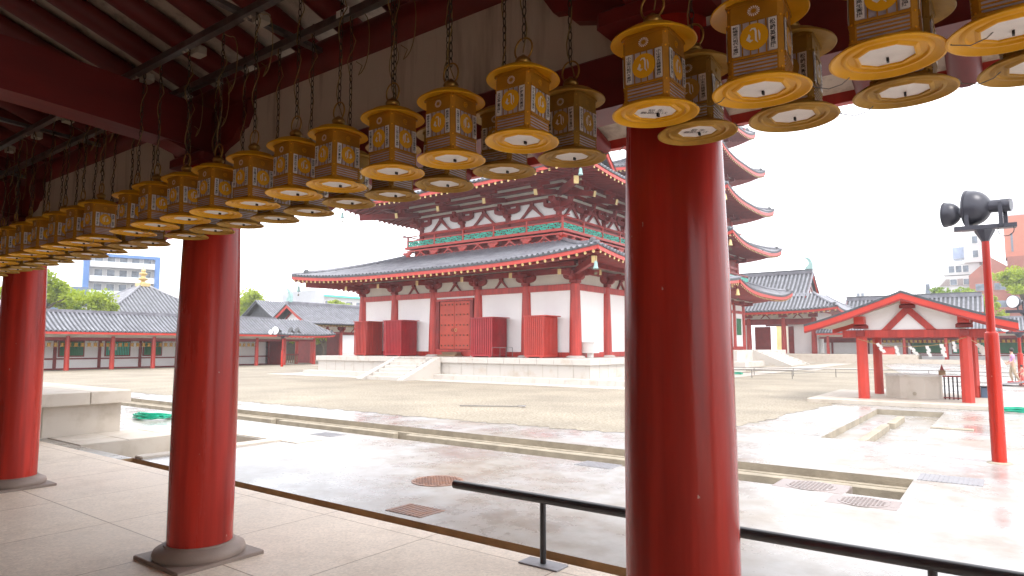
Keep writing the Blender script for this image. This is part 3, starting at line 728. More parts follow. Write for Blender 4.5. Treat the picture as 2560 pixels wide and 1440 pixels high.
for i, y in enumerate(fy):
    place(SBm, 'small_bracket', bal, bx1, y, 7.07, PI/2)
    if i < ny: place(SV, 'small_strut', bal, bx1, (y+fy[i+1])/2, 7.06, PI/2)
MB().box(bx0+.3, bx1-.3, by0+.3, by1-.3, 6.8, 7.5, maroon).build('balcony_base', bal, smooth=0)
# upper frieze and eave brackets
uxs = [ux0, ux0+2.05, ux0+2.05+3.0, ux1-2.05-1.0, ux1][:0] or [ux0+(ux1-ux0)*f for f in (0, 1/3, 2/3, 1)]
uys = [uy0+(uy1-uy0)*f for f in (0, .33, .67, 1)]
for x in uxs: column(H, x, uy0, 7.6, 9.35, .17, .16, maroon, 14, 'upper_pillar')
for y in uys[1:]: column(H, ux1, y, 7.6, 9.35, .17, .16, maroon, 14, 'upper_pillar')
b = MB(); ring(b, ux0, ux1, uy0, uy1, 8.42, 8.56, .22, red); ring(b, ux0, ux1, uy0, uy1, 7.9, 8.02, .1, maroon); b.build('upper_tie_beam', H, smooth=0)
UV = vstrut_mesh(.80, .80, maroon).mesh('v_strut'); UB = bracket_mesh(1.75, .5, .62, maroon, 2).mesh('bracket')
for i in range(3): place(UV, 'v_strut', H, (uxs[i]+uxs[i+1])/2, uy0-.08, 8.56)
for i in range(3): place(UV, 'v_strut', H, ux1+.08, (uys[i]+uys[i+1])/2, 8.56, PI/2)
for x in uxs: place(UB, 'bracket', H, x, uy0-.05, 8.78)
for y in uys: place(UB, 'bracket', H, ux1+.05, y, 8.78, PI/2)
# three stepped beams with white strips between, moving outward as they rise
steps = [(0.0, 9.34, 9.50), (.28, 9.62, 9.78), (.56, 9.90, 10.06), (.84, 10.16, 10.32)]
for i, (o_, z0, z1) in enumerate(steps):
    b = MB(); ring(b, ux0-o_, ux1+o_, uy0-o_, uy1+o_, z0, z1, .16, maroon); b.build('eave_beam', H, smooth=0)
    b = MB(); ring(b, ux0-o_-.09, ux1+o_+.09, uy0-o_-.09, uy1+o_+.09, z1, z1+.13, .06, cream); b.build('plaster_strip', H, smooth=0)
for x in uxs:
    b = MB(); b.beam((x, uy0-.1, 9.75), (x, uy0-2.15, 9.35), .17, .26, maroon); b.beam((x, uy0-2.15, 9.35), (x, uy0-2.19, 9.34), .20, .30, gold)
    b.bbox(x-.13, x+.13, uy0-1.9, uy0-1.6, 9.56, 9.75, maroon, .02); b.beam((x-.55, uy0-1.75, 9.85), (x+.55, uy0-1.75, 9.85), .14, .18, maroon); b.build('cantilever_arm', H)
for y in uys:
    b = MB(); b.beam((ux1+.1, y, 9.75), (ux1+2.15, y, 9.35), .17, .26, maroon); b.beam((ux1+2.15, y, 9.35), (ux1+2.19, y, 9.34), .20, .30, gold)
    b.bbox(ux1+1.6, ux1+1.9, y-.13, y+.13, 9.56, 9.75, maroon, .02); b.beam((ux1+1.75, y-.55, 9.85), (ux1+1.75, y+.55, 9.85), .14, .18, maroon); b.build('cantilever_arm', H)
b = MB(); b.beam((ux1, uy0, 9.7), (ux1+2.7, uy0-2.7, 9.45), .2, .34, maroon); b.beam((ux1+2.7, uy0-2.7, 9.45), (ux1+2.74, uy0-2.74, 9.45), .24, .38, gold); b.build('corner_beam', H)
b = MB(); b.beam((ux0, uy0, 9.7), (ux0-2.7, uy0-2.7, 9.45), .2, .34, maroon); b.build('corner_beam', H)
b = MB(); ring(b, ux0-1.75, ux1+1.75, uy0-1.75, uy1+1.75, 9.95, 10.12, .18, maroon); b.build('eave_purlin', H, smooth=0)
RU = Roof((-32.35, -14.85, 25.25, 39.85), 9.98, (-28.2, -19.0, 29.6, 35.5), 11.7, lift=.42, p=1.1)
RU.build(H, pitch=.285, rr=.07, name='upper_roof', board=.17)
tri_soffit(H, RU, (ux0, ux1, uy0, uy1), .27, 10.75, FRY)
rafters(H, RU, 'front', .40, 3.6, .30, .70, r=.07, individual=False, stuffname='upper_rafter_row')
rafters(H, RU, 'right', .40, 3.6, .30, .70, r=.07, individual=False, stuffname='upper_rafter_row')
rafters(H, RU, 'left', .40, 3.6, .30, .70, r=.07, individual=False, stuffname='upper_rafter_row')
# gable roof on top (ridge along X)
def gable_x(parent, x0, x1, y0, y1, z0, zr, over=.6, pitch=.3, gcol=plaster, name='gable_roof', rr=.07):
    b = MB(); ym = (y0+y1)/2; NT = 6
    def pt(x, s, t, dz=0): y = (y0 if s < 0 else y1)+(ym-(y0 if s < 0 else y1))*t; return Vector((x, y, z0+(zr-z0)*t**1.25+dz))
    for s in (-1, 1):
        P = [pt(x, s, j/NT) for j in range(NT+1) for x in (x0-over, x1+over)]
        b.add(P, [(2*j, 2*j+1, 2*j+3, 2*j+2) for j in range(NT)], tile_edge_gap)
        n = int((x1-x0+2*over)/pitch)
        for k in range(n+1):
            x = x0-over+(x1-x0+2*over)*k/n; vs = []
            for j in range(NT+1):
                c = pt(x, s, j/NT, rr*.3)
                for a in (0, .25, .5, .75, 1): vs.append(c+Vector((-math.cos(a*PI)*rr, 0, math.sin(a*PI)*rr)))
            b.add(vs, [(j*5+q, j*5+q+1, (j+1)*5+q+1, (j+1)*5+q) for j in range(NT) for q in range(4)], tile)
    o = b.build(name, parent, smooth=50)
    b = MB(); b.bbox(x0-over, x1+over, ym-.16, ym+.16, zr-.02, zr+.38, tile, .04); b.bbox(x0-over-.02, x1+over+.02, ym-.2, ym+.2, zr+.38, zr+.46, tile_edge_gap, .03); b.build('ridge', o)
    for xx, sg in ((x0, -1), (x1, 1)):
        b = MB()
        for s in (-1, 1):
            P = [pt(xx+sg*(over-.05), s, j/NT, -.10) for j in range(NT+1)]
            for j in range(NT): b.beam(P[j], P[j+1], .1, .26, red_light)
        b.build('rake_board', o)
        b = MB(); b.prism([(y0+.1, z0-.1), (y1-.1, z0-.1), (ym, zr-.25)], (xx, 0, 0), (0, 1, 0), (0, 0, 1), (1, 0, 0), .1, gcol)
        b.beam((xx+sg*.08, ym, z0), (xx+sg*.08, ym, zr-.3), .14, .14, maroon); b.beam((xx+sg*.09, y0+.3, z0+.1), (xx+sg*.09, y1-.3, z0+.1), .12, .2, maroon)
        for s in (-1, 1): b.beam((xx+sg*.1, ym+s*(y1-y0)*.28, z0+.15), (xx+sg*.1, ym, z0+(zr-z0)*.6), .1, .14, maroon)
        b.build('gable', o)
    return o
def shibi(parent, x, y, z, s, sg):
    """hooked ridge-end ornament"""
    P = [(-.45, 0), (.45, 0), (.5, .7), (.38, 1.2), (.05, 1.6), (-.42, 1.75), (-.5, 1.6), (-.15, 1.35), (.02, 1.0), (-.05, .7), (-.4, .35)]
    b = MB(); b.prism([(a*s*sg, c*s) for a, c in (P if sg > 0 else P[::-1])], (x, y, z), (1, 0, 0), (0, 0, 1), (0, 1, 0), .35*s, patina); b.build('ridge_ornament', parent)
gable_x(H, -28.2, -19.0, 29.3, 35.8, 11.55, 14.6, .7)
for x, sg in ((-28.6, -1), (-18.6, 1)): shibi(H, x, 32.55, 14.95, .8, sg)
wind_bell(-13.45, 23.8, 5.35, 1.0, 'pale bronze wind bell under the near corner of the lower hall roof')
wind_bell(-33.85, 23.8, 5.40, 1.0, 'bronze wind bell under the far left corner of the lower hall roof')
wind_bell(-32.05, 25.5, 9.95, 1.0, 'small wind bell under the left corner of the upper hall roof')
wind_bell(-15.15, 25.5, 9.95, 1.0, 'wind bell under the near corner of the upper hall roof')

# slatted cabinets on the platform
def cabinet(x0, x1, label, m, vent=False):
    y0, y1, z0, z1 = 25.05, 26.25, 1.05, 3.02
    t = thing('slatted_cabinet', ((x0+x1)/2, (y0+y1)/2, z0), label, 'cabinet', 'red slatted cabinets before the hall wall')
    b = MB(); b.box(x0+.05, x1-.05, y0+.06, y1-.03, z0+.1, z1-.05, maroon)  # body darker than the slats, shade of the gaps put into its colour
    b.build('body', t)
    b = MB()
    n = int((x1-x0)/.115)
    for i in range(n+1): x = x0+.02+(x1-x0-.04)*i/n; b.box(x-.035, x+.035, y0, y0+.035, z0+.1, z1-.05, m)
    n = int((y1-y0)/.115)
    for i in range(1, n+1):
        y = y0+.02+(y1-y0-.04)*i/n; b.box(x1-.035, x1, y-.035, y+.035, z0+.1, z1-.05, m)
    b.build('slats', t, smooth=0)
    b = MB(); b.bbox(x0-.06, x1+.18, y0-.06, y1+.05, z1-.045, z1, m, .01); b.build('lid', t)
    b = MB(); b.bbox(x0-.01, x1+.01, y0-.012, y1, z0+.05, z0+.13, m, .01)
    for x in (x0+.1, x1-.2): b.box(x, x+.12, y0, y1, z0, z0+.05, m)
    b.build('base', t)
cabinet(-30.15, -29.12, 'red slatted cabinet farthest left with gaps showing near its top', red)
cabinet(-27.65, -26.3, 'glossy crimson slatted cabinet just left of the hall door', crimson)
cabinet(-21.3, -19.98, 'glossy crimson slatted cabinet just right of the hall door', crimson)
cabinet(-18.0, -16.95, 'brighter red slatted cabinet by the corner pillar of the hall', red_light)
t = thing('metal_stand', (-19.4, 25.0, 1.05), 'thin grey metal frame stand beside the crimson cabinet', 'stand')
for x, y in ((-19.75, 24.8), (-19.5, 25.1), (-18.9, 24.8), (-18.75, 25.1)): MB().tube([(x, y, 1.05), (x, y, 1.52)], .012, steel, 6).build('leg', t)
MB().tube([(-19.75, 24.8, 1.52), (-19.5, 25.1, 1.52), (-18.75, 25.1, 1.52), (-18.9, 24.8, 1.52)], .012, steel, 6, closed=True).build('frame', t)
t = thing('utility_box', (-14.9, 26.4, 1.05), 'cream metal utility box on a short post beside the hall corner', 'utility box')
MB().bbox(-15.98, -15.28, 26.8, 27.3, 1.27, 1.75, whitem, .02).build('box', t); MB().bbox(-15.75, -15.5, 26.95, 27.15, 1.05, 1.28, whitem, .01).build('post', t)
MB().bbox(-16.0, -15.25, 26.77, 27.33, 1.75, 1.78, whitem, .01).build('lid', t)

# ================================================================== NEAR CORRIDOR
C = thing('covered_corridor', (-5, 2.7, 0), 'open dark red timber corridor with round pillars and rafters framing the view', 'covered corridor')
CY = 2.705
pil_x = [-25.2, -21.2, -17.2, -13.15, -9.14, -5.0, -1.13, 3.0]
for x in pil_x:
    b = MB(); prof = [(.232, .10), (.2335, .6), (.232, 1.2), (.224, 1.8), (.212, 2.3), (.198, 2.8), (.19, 3.02)]
    b.lathe(prof, (x, CY, 0), red_gloss, 56); o = b.build('pillar', C, smooth=60)
    b = MB(); b.bbox(x-.335, x+.335, CY-.335, CY+.335, .004, .032, plinthm, .006); b.build('plinth_slab', o)
    b = MB(); b.lathe([(.318, .032), (.328, .055), (.318, .083), (.27, .110), (.252, .114), (.248, .126), (.24, .126)], (x, CY, 0), plinthm, 56); b.build('plinth_ring', o, smooth=50)
# head block and bracket arms on each pillar
arm = [(-.62, .0), (-.62, -.10), (-.56, -.19), (-.50, -.20), (-.44, -.27), (-.30, -.31), (-.2, -.36), (.2, -.36), (.30, -.31), (.44, -.27), (.50, -.20), (.56, -.19), (.62, -.10), (.62, 0)]
for x in pil_x:
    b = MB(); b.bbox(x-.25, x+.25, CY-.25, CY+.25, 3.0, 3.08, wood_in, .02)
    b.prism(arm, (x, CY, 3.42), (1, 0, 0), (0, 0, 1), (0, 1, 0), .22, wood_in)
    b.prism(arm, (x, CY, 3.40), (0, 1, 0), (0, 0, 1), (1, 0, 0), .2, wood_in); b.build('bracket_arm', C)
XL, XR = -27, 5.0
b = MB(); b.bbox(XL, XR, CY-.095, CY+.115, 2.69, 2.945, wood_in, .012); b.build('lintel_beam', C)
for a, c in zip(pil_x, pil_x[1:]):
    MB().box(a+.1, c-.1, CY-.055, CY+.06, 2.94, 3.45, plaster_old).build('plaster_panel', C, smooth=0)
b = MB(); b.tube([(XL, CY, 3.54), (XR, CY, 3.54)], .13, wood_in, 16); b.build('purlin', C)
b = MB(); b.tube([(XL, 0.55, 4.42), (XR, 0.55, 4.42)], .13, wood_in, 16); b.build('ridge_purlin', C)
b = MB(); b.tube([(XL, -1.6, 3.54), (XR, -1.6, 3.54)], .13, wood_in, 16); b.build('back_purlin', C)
# tie beams across the corridor (slightly arched) with king struts
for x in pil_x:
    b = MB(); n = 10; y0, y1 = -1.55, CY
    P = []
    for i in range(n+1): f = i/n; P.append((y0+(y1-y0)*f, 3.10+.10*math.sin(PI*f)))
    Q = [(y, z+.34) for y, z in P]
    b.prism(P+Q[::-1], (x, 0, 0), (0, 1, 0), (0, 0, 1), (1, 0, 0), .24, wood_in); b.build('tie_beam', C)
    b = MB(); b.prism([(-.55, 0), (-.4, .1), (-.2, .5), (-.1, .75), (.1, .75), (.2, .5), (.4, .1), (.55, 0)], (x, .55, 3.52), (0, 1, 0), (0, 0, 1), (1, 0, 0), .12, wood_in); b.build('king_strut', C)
# rafters: individual round ones, slope .34 towards the court
def rz(y): return 3.73-.34*(y-CY)
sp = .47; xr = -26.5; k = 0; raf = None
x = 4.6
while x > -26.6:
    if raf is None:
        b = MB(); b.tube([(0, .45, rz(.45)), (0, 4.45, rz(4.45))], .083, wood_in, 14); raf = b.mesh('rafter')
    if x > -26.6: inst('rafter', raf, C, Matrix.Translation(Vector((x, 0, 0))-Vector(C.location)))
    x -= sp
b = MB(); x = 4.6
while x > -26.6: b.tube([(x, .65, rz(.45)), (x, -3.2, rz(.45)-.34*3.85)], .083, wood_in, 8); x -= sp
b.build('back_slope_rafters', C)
b = MB()
for (ya, za), (yb, zb) in (((.55, rz(.55)+.09), (4.55, rz(4.55)+.09)), ((.55, rz(.55)+.09), (-3.3, rz(.55)+.09-.34*3.85))):
    b.add([(XL-.5, ya, za), (XR+.5, ya, za), (XR+.5, yb, zb), (XL-.5, yb, zb)], [(0, 1, 2, 3)], plaster_old)
b.build('roof_boards', C, smooth=0)
b = MB()
for (ya, za), (yb, zb) in (((.55, rz(.55)+.13), (4.6, rz(4.6)+.13)), ((.55, rz(.55)+.13), (-3.35, rz(.55)+.13-.34*3.9))):
    s_ = 1 if yb > ya else -1
    b.add([(XL-.5, ya, za), (XR+.5, ya, za), (XR+.5, yb, zb), (XL-.5, yb, zb)]+[(XL-.5, ya, za+.15), (XR+.5, ya, za+.15), (XR+.5, yb, zb+.12), (XL-.5, yb, zb+.12)],
          [(0, 1, 2, 3), (4, 5, 6, 7), (2, 3, 7, 6), (0, 3, 7, 4), (1, 2, 6, 5)], tile)
b.build('roof_tiles', C, smooth=0)
b = MB(); b.box(XL-.5, XR+.5, 4.50, 4.56, rz(4.5)+.02, rz(4.5)+.14, red); b.build('eave_board', C)
# unseen closed wall and posts behind the viewer, added to keep the ceiling dark
b = MB(); b.box(XL, XR, -1.75, -1.65, 0, 3.45, plaster_old); b.build('rear_wall', C, smooth=0)
for x in pil_x: MB().lathe([(.2, 0), (.18, 3.1)], (x, -1.6, .004), red, 20).build('unseen_rear_pillar', C)
# steel lantern rails, cross channels, sockets
for y, z in ((2.0, 3.50), (2.33, 3.47)):
    b = MB(); b.box(XL, XR, y-.022, y+.022, z, z+.006, steel); b.box(XL, XR, y-.022, y-.018, z+.006, z+.045, steel); b.box(XL, XR, y+.018, y+.022, z+.006, z+.045, steel)
    b.build('lantern_rail', C, smooth=0)
for x in (-16.8, -13.6, -11.1, -8.9, -6.9, -5.3, -3.5, -1.9, .2):
    MB().beam((x, 1.75, 3.57), (x, 2.62, 3.53), .045, .03, steel).build('cross_channel', C)
k = 0; x = .9
while x > -14:
    b = MB(); b.bbox(x-.05, x+.05, 2.06, 2.13, 3.50, 3.56, socketm, .01); b.tube([(x-.02, 2.04, 3.53), (x-.02, 2.0, 3.50)], .016, socketm, 6); b.tube([(x+.03, 2.04, 3.53), (x+.03, 2.0, 3.50)], .016, socketm, 6)
    b.build('power_socket', C); x -= .72
def text_mesh(s, size, m, spacing=1.0, vertical=False):
    cu_ = bpy.data.curves.new('t', 'FONT'); cu_.size = size; cu_.align_x = 'CENTER'; cu_.align_y = 'CENTER'; cu_.resolution_u = 1
    cu_.body = '\n'.join(s) if vertical else s; cu_.space_line = spacing; cu_.offset = size*.018 if vertical else 0
    ob = bpy.data.objects.new('t', cu_); COL.objects.link(ob)
    bpy.context.view_layer.update()
    me = bpy.data.meshes.new_from_object(ob.evaluated_get(bpy.context.evaluated_depsgraph_get()))
    b = MB(); b.add([tuple(v.co) for v in me.vertices], [tuple(p.vertices) for p in me.polygons], m)
    bpy.data.objects.remove(ob); bpy.data.curves.remove(cu_); bpy.data.meshes.remove(me)
    if b.v:
        ax = [v[0] for v in b.v]; ay = [v[1] for v in b.v]; cx, cy = (min(ax)+max(ax))/2, (min(ay)+max(ay))/2
        b.v = [(v[0]-cx, v[1]-cy, v[2]) for v in b.v]; b.w = max(ax)-min(ax); b.h = max(ay)-min(ay)
    return b
tg = MB(); tg.box(-.055, .055, -.002, .002, -.02, .02, white_paper)
tt = text_mesh('53', .034, ink); tg.merge(tt, Matrix.Translation((0, -.004, 0)) @ Matrix.Rotation(PI, 4, 'Y') @ Matrix.Rotation(PI/2, 4, 'X'))
tg.xf(Matrix.Translation((-2.93, 2.30, 3.50))).build('number_tag', C, smooth=0)

# ------------------------------------------------------------------ LANTERNS
HS = .080; HB0, HB1, PZ = .026, .256, .888       # square body half side, z range above the dish rim
aR = HS; fw = 2*HS-.024
def siddham():
    """a pale brush-like seed letter: hooked stroke, leaf and stem"""
    b = MB()
    def stroke(P, ws):
        L = []; Rr = []
        for i, p in enumerate(P):
            q0 = P[max(0, i-1)]; q1 = P[min(len(P)-1, i+1)]; dx, dy = q1[0]-q0[0], q1[1]-q0[1]; l = math.hypot(dx, dy); nx, ny_ = -dy/l, dx/l
            L.append((p[0]+nx*ws[i], p[1]+ny_*ws[i], 0)); Rr.append((p[0]-nx*ws[i], p[1]-ny_*ws[i], 0))
        n = len(P); b.add(L+Rr, [(n+i, n+i+1, i+1, i) for i in range(n-1)], strip_w)
    stroke([(-.010, .020), (-.005, .026), (.002, .025), (.005, .016), (.005, -.012), (.010, -.020)], [.001, .0022, .003, .0026, .0024, .001])
    stroke([(-.013, .010), (-.012, .003), (-.016, -.006), (-.009, -.013), (-.003, -.010)], [.001, .0038, .005, .004, .001])
    stroke([(.012, .018), (.0145, .004), (.0145, -.014)], [.001, .0026, .001])
    return b
def swirl():
    b = MB(); P = []
    for i in range(22): a = i*.55; r = .002+.0006*i; P.append((r*math.cos(a), r*math.sin(a), 0))
    b.tube(P, .0011, lan_dish, 4); return b
def mum():
    b = MB()
    for i in range(16):
        a = 2*PI*i/16; c, s = math.cos(a), math.sin(a)
        b.add([(c*.006, s*.006, 0), (c*.014-s*.0018, s*.014+c*.0018, 0), (c*.0165, s*.0165, 0), (c*.014+s*.0018, s*.014-c*.0018, 0)], [(0, 1, 2, 3)], strip_w)
    return b
NAMES = [('福寿英法信士菩提', '森繕楊一帥菩提'), ('吉隆法菩提', '朴景元祖代々霊菩提'), ('奴久梁亮生菩提', '孺人張在喜菩提'), ('松嶋恵元祖代々菩提', '松崎英菩提'), ('小山栄元祖代々菩提', '小山末吉諸霊菩提'), ('呂将菩提', '村野勇吉菩提')]
def panel(nm, style):
    """one face of the body in local x (across), z (up), outward = -y at apothem"""
    b = MB(); w_ = fw-.004; h0 = w_/2; T = Matrix.Translation((0, -aR, 0))
    A = MB()
    A.box(-h0, h0, -.001, .001, HB0+.193, HB0+.251, lan_gold)            # upper band
    A.box(-h0, h0, -.0005, .001, HB0+.070, HB0+.188, paper)                    # paper
    A.box(-h0, h0, -.0005, .001, HB0+.010, HB0+.060, paper)
    for i in range(4): z = HB0+.015+i*.0125; A.box(-h0, h0, -.0035, -.001, z, z+.005, lan_gold)     # slats
    for x in (-.0345, -.0115, .0115, .0345): A.box(x-.0019, x+.0018, -.003, -.001, HB0+.070, HB0+.188, lan_gold)
    A.box(-h0, h0, -.005, .001, HB0+.060, HB0+.070, lan_gold); A.box(-h0, h0, -.005, .001, HB0+.186, HB0+.196, lan_gold)
    zc = HB0+.130
    n = 32; R0 = .0415
    A.add([(R0*math.cos(2*PI*i/n), -.0045, zc+R0/PZ*math.sin(2*PI*i/n)) for i in range(n)], [tuple(range(n))], lan_dish)
    Rx = Matrix.Rotation(PI/2, 4, 'X')
    if style == 0: A.merge(siddham(), Matrix.Translation((0, -.0054, zc)) @ Rx @ Matrix.Diagonal((1.1, 1.1, 1, 1))); A.merge(mum(), Matrix.Translation((0, -.002, HB0+.222)) @ Rx @ Matrix.Diagonal((1.15, 1.15, 1, 1)))
    else:
        sgm = siddham(); sgm.v = [(-x, y, z) for x, y, z in sgm.v]; A.merge(sgm, Matrix.Translation((0, -.0054, zc)) @ Rx @ Matrix.Diagonal((1.1, 1.1, 1, 1))); A.merge(swirl(), Matrix.Translation((0, -.002, HB0+.222)) @ Rx)
    for i, s in enumerate(nm):
        x = (-1 if i == 0 else 1)*(h0-.0125); zt = (HB0+.078, HB0+.178)
        A.box(x-.0115, x+.0115, -.0052, -.004, HB0+.073, HB0+.184, strip_w)
        tm = text_mesh(s, .0165, ink, vertical=True)
        if tm.v:
            sy = min(1.35, .098/tm.h); A.merge(tm, Matrix.Translation((x, -.0056, HB0+.129)) @ Rx @ Matrix.Diagonal((1.0, sy, 1, 1)))
    A.v = [(x, y, HB0+(z-HB0)*PZ) for x, y, z in A.v]
    b.merge(A, T); return b
PANELS = [[panel(NAMES[(k+3*s) % 6], s).mesh('side_panel', 0) for s in (0, 1)] for k in range(6)]
def lantern_proto():
    root = bpy.data.objects.new('hanging_lantern', None); root.empty_display_size = .1; COL.objects.link(root)
    # root origin: centre of the dish rim (z=0)
    b = MB(); b.lathe([(.072, .010), (.098, .010), (.102, .004), (.108, .004), (.114, .009), (.126, .007), (.139, -.003), (.145, -.002), (.1455, .001), (.128, .014), (.110, .022), (.072, .026)], (0, 0, 0), lan_dish, 48)
    for _ in range(2): b.f.pop(); b.m.pop()       # open centre
    dish = b.build('bottom_dish', root, smooth=40)
    def octo(q, c): return [(q, -c), (q, c), (c, q), (-c, q), (-q, c), (-q, -c), (-c, -q), (c, -q)]
    b = MB(); OO = octo(.080, .038); O8 = octo(.072, .034); I8 = octo(.067, .031)
    vs = [(x, y, .0095) for x, y in OO]+[(x, y, .004) for x, y in O8]+[(x, y, .004) for x, y in I8]+[(x, y, .010) for x, y in I8]
    b.add(vs, [(k*8+i, k*8+(i+1) % 8, k*8+8+(i+1) % 8, k*8+8+i) for k in range(3) for i in range(8)], lan_dish); b.build('rim', dish, smooth=0)
    b = MB(); b.add([(x, y, .0095) for x, y in I8], [tuple(range(7, -1, -1))], bottom_pap); b.box(-.003, .003, .016, .030, -.002, .009, ink); bp_ = b.build('bottom_paper', root, smooth=0)
    b = MB()
    for i in range(4):
        a = PI/4+i*PI/2; c_, s_ = math.cos(a), math.sin(a); u = Vector((c_, s_, 0)); s = Vector((-s_, c_, 0)); r0 = HS*math.sqrt(2)
        p0 = u*(r0-.010)
        for sg in (-1, 1):
            d_ = (s*sg-u).normalized(); q = p0+s*sg*.010
            b.add([p_+Vector((0, 0, z)) for z in (HB0, HB1) for p_ in (p0+u*.0015, q+u*.0015, q+d_*.008, p0-u*.004)], [(0, 1, 5, 4), (1, 2, 6, 5), (2, 3, 7, 6), (0, 1, 2, 3), (4, 5, 6, 7)], lan_gold)
        for z in (HB0+.012, HB0+.058, HB0+.17, HB1-.015):
            b.tube([p0+u*.001+Vector((0, 0, z)), p0+u*.004+Vector((0, 0, z))], .003, lan_dish, 6)
    for z0, z1, e in ((HB0-.004, HB0+.006, .004), (HB1-.008, HB1+.003, .004)):
        for i in range(4):
            b.merge(MB().box(-HS+.004, HS-.004, -HS-e, -HS+.004, z0, z1, lan_gold), Matrix.Rotation(i*PI/2, 4, 'Z'))
    b.build('frame', root, smooth=0)
    for i in range(4):
        inst('side_panel', PANELS[0][i % 2], root, Matrix.Rotation(i*PI/2, 4, 'Z'))
    b = MB(); z = HB1
    b.lathe([(.05, z+.004), (.100, z+.004), (.112, z-.002), (.128, z-.004), (.143, z-.010), (.146, z-.008), (.143, z-.002), (.128, z+.008), (.112, z+.014), (.100, z+.026), (.06, z+.036), (.03, z+.042)], (0, 0, 0), lan_dish, 48); b.build('top_plate', root, smooth=40)
    b = MB(); b.lathe([(.026, z+.040), (.020, z+.050), (.030, z+.058), (.034, z+.070), (.027, z+.084), (.014, z+.090), (.008, z+.098)], (0, 0, 0), brass, 20); b.build('finial', root, smooth=60)
    b = MB(); b.tube([(.042*math.sin(a*2*PI/20), 0, z+.122-.046*math.cos(a*2*PI/20)) for a in range(20)], .0042, brass, 8, closed=True); b.build('ring_handle', root, smooth=60)
    return root, z+.165
proto, ZR = lantern_proto()
ZD = 2.388
LK = (3.50-ZD)-ZR+.005
def link(b, x, y, z, turn, s=.021):
    P = []
    for a in range(12):
        t = 2*PI*a/12; u = .0085*math.cos(t); v = s*math.sin(t); P.append((x+(u if turn else 0), y+(0 if turn else u), z+v))
    b.tube(P, .0025, chainm, 5, closed=True)
def chain_mesh(L):
    b = MB(); n = int(L/.034)+1
    for i in range(n): link(b, 0, 0, ZR+.008+i*L/max(1, n-1), i % 2)
    b.tube([(0, 0, ZR+L-.02), (0, 0, ZR+L+.02)], .004, steel, 6)
    return b.mesh('chain', 60)
CH = [chain_mesh(LK), chain_mesh(LK-.02)]
def cord_mesh(seed):
    rnd = random.Random(seed); P = []; n = 22
    a0 = rnd.uniform(0, 6)
    for i in range(n+1):
        t = i/n; z = ZR-.06+t*(LK+.06); r = .012+.006*math.sin(t*9+a0)
        if t > .35: r += rnd.choice([0, .01])*math.sin((t-.35)*5)
        P.append((r*math.cos(t*16+a0), r*math.sin(t*16+a0), z))
    if seed % 3 == 0:      # a loose loop of cord
        for i in range(12): t = i/11; P.append((.04+.09*math.sin(t*PI), .02, ZR+LK-.02-.35*t+.05*math.sin(t*6)))
        P.append((.06, .03, ZR+LK-.33)); P.append((.02, .02, ZR+LK-.30))
    b = MB(); b.tube(P, .0028, cord, 5); return b.mesh('cord', 60)
CO = [cord_mesh(k) for k in range(5)]
TIE = MB(); TIE.tube([(.125, 0, .01), (.15, .0, -.004), (.19, .01, -.012), (.225, .005, -.004), (.245, 0, .012)], .0016, steel, 4); TIE.tube([(.142, -.015, .008), (.15, 0, -.004), (.138, .012, .012)], .0014, steel, 4); TIEM = TIE.mesh('wire_tie', 60)
TXT = MB(); TXT.merge(text_mesh('柳 生\n義肥太江', .024, ink), Matrix.Translation((0, 0, .0088)) @ Matrix.Rotation(PI, 4, 'X')); TXTM = TXT.mesh('handwriting', 0)
front_x = [.31, .06-.11, -.27, -.56, -.91, -1.47, -1.84, -2.20, -2.60, -2.95, -3.33, -3.72, -4.08, -4.48, -4.80, -5.36]
front_x = [.06, -.22, -.56, -.91, -1.47, -1.84, -2.20, -2.60, -2.95, -3.33, -3.72, -4.08, -4.48, -4.80, -5.36]
x = -5.70
while x > -15.3: front_x.append(x); x -= .372
front_x = [.42]+front_x
back_x = [.45, .12, -.21, -.54, -.88, -1.43, -1.79, -2.16, -2.53, -2.88, -3.24, -3.58, -3.97, -4.32, -4.67, -5.23]
x = -5.6
while x > -15.3: back_x.append(x); x -= .372
first = True
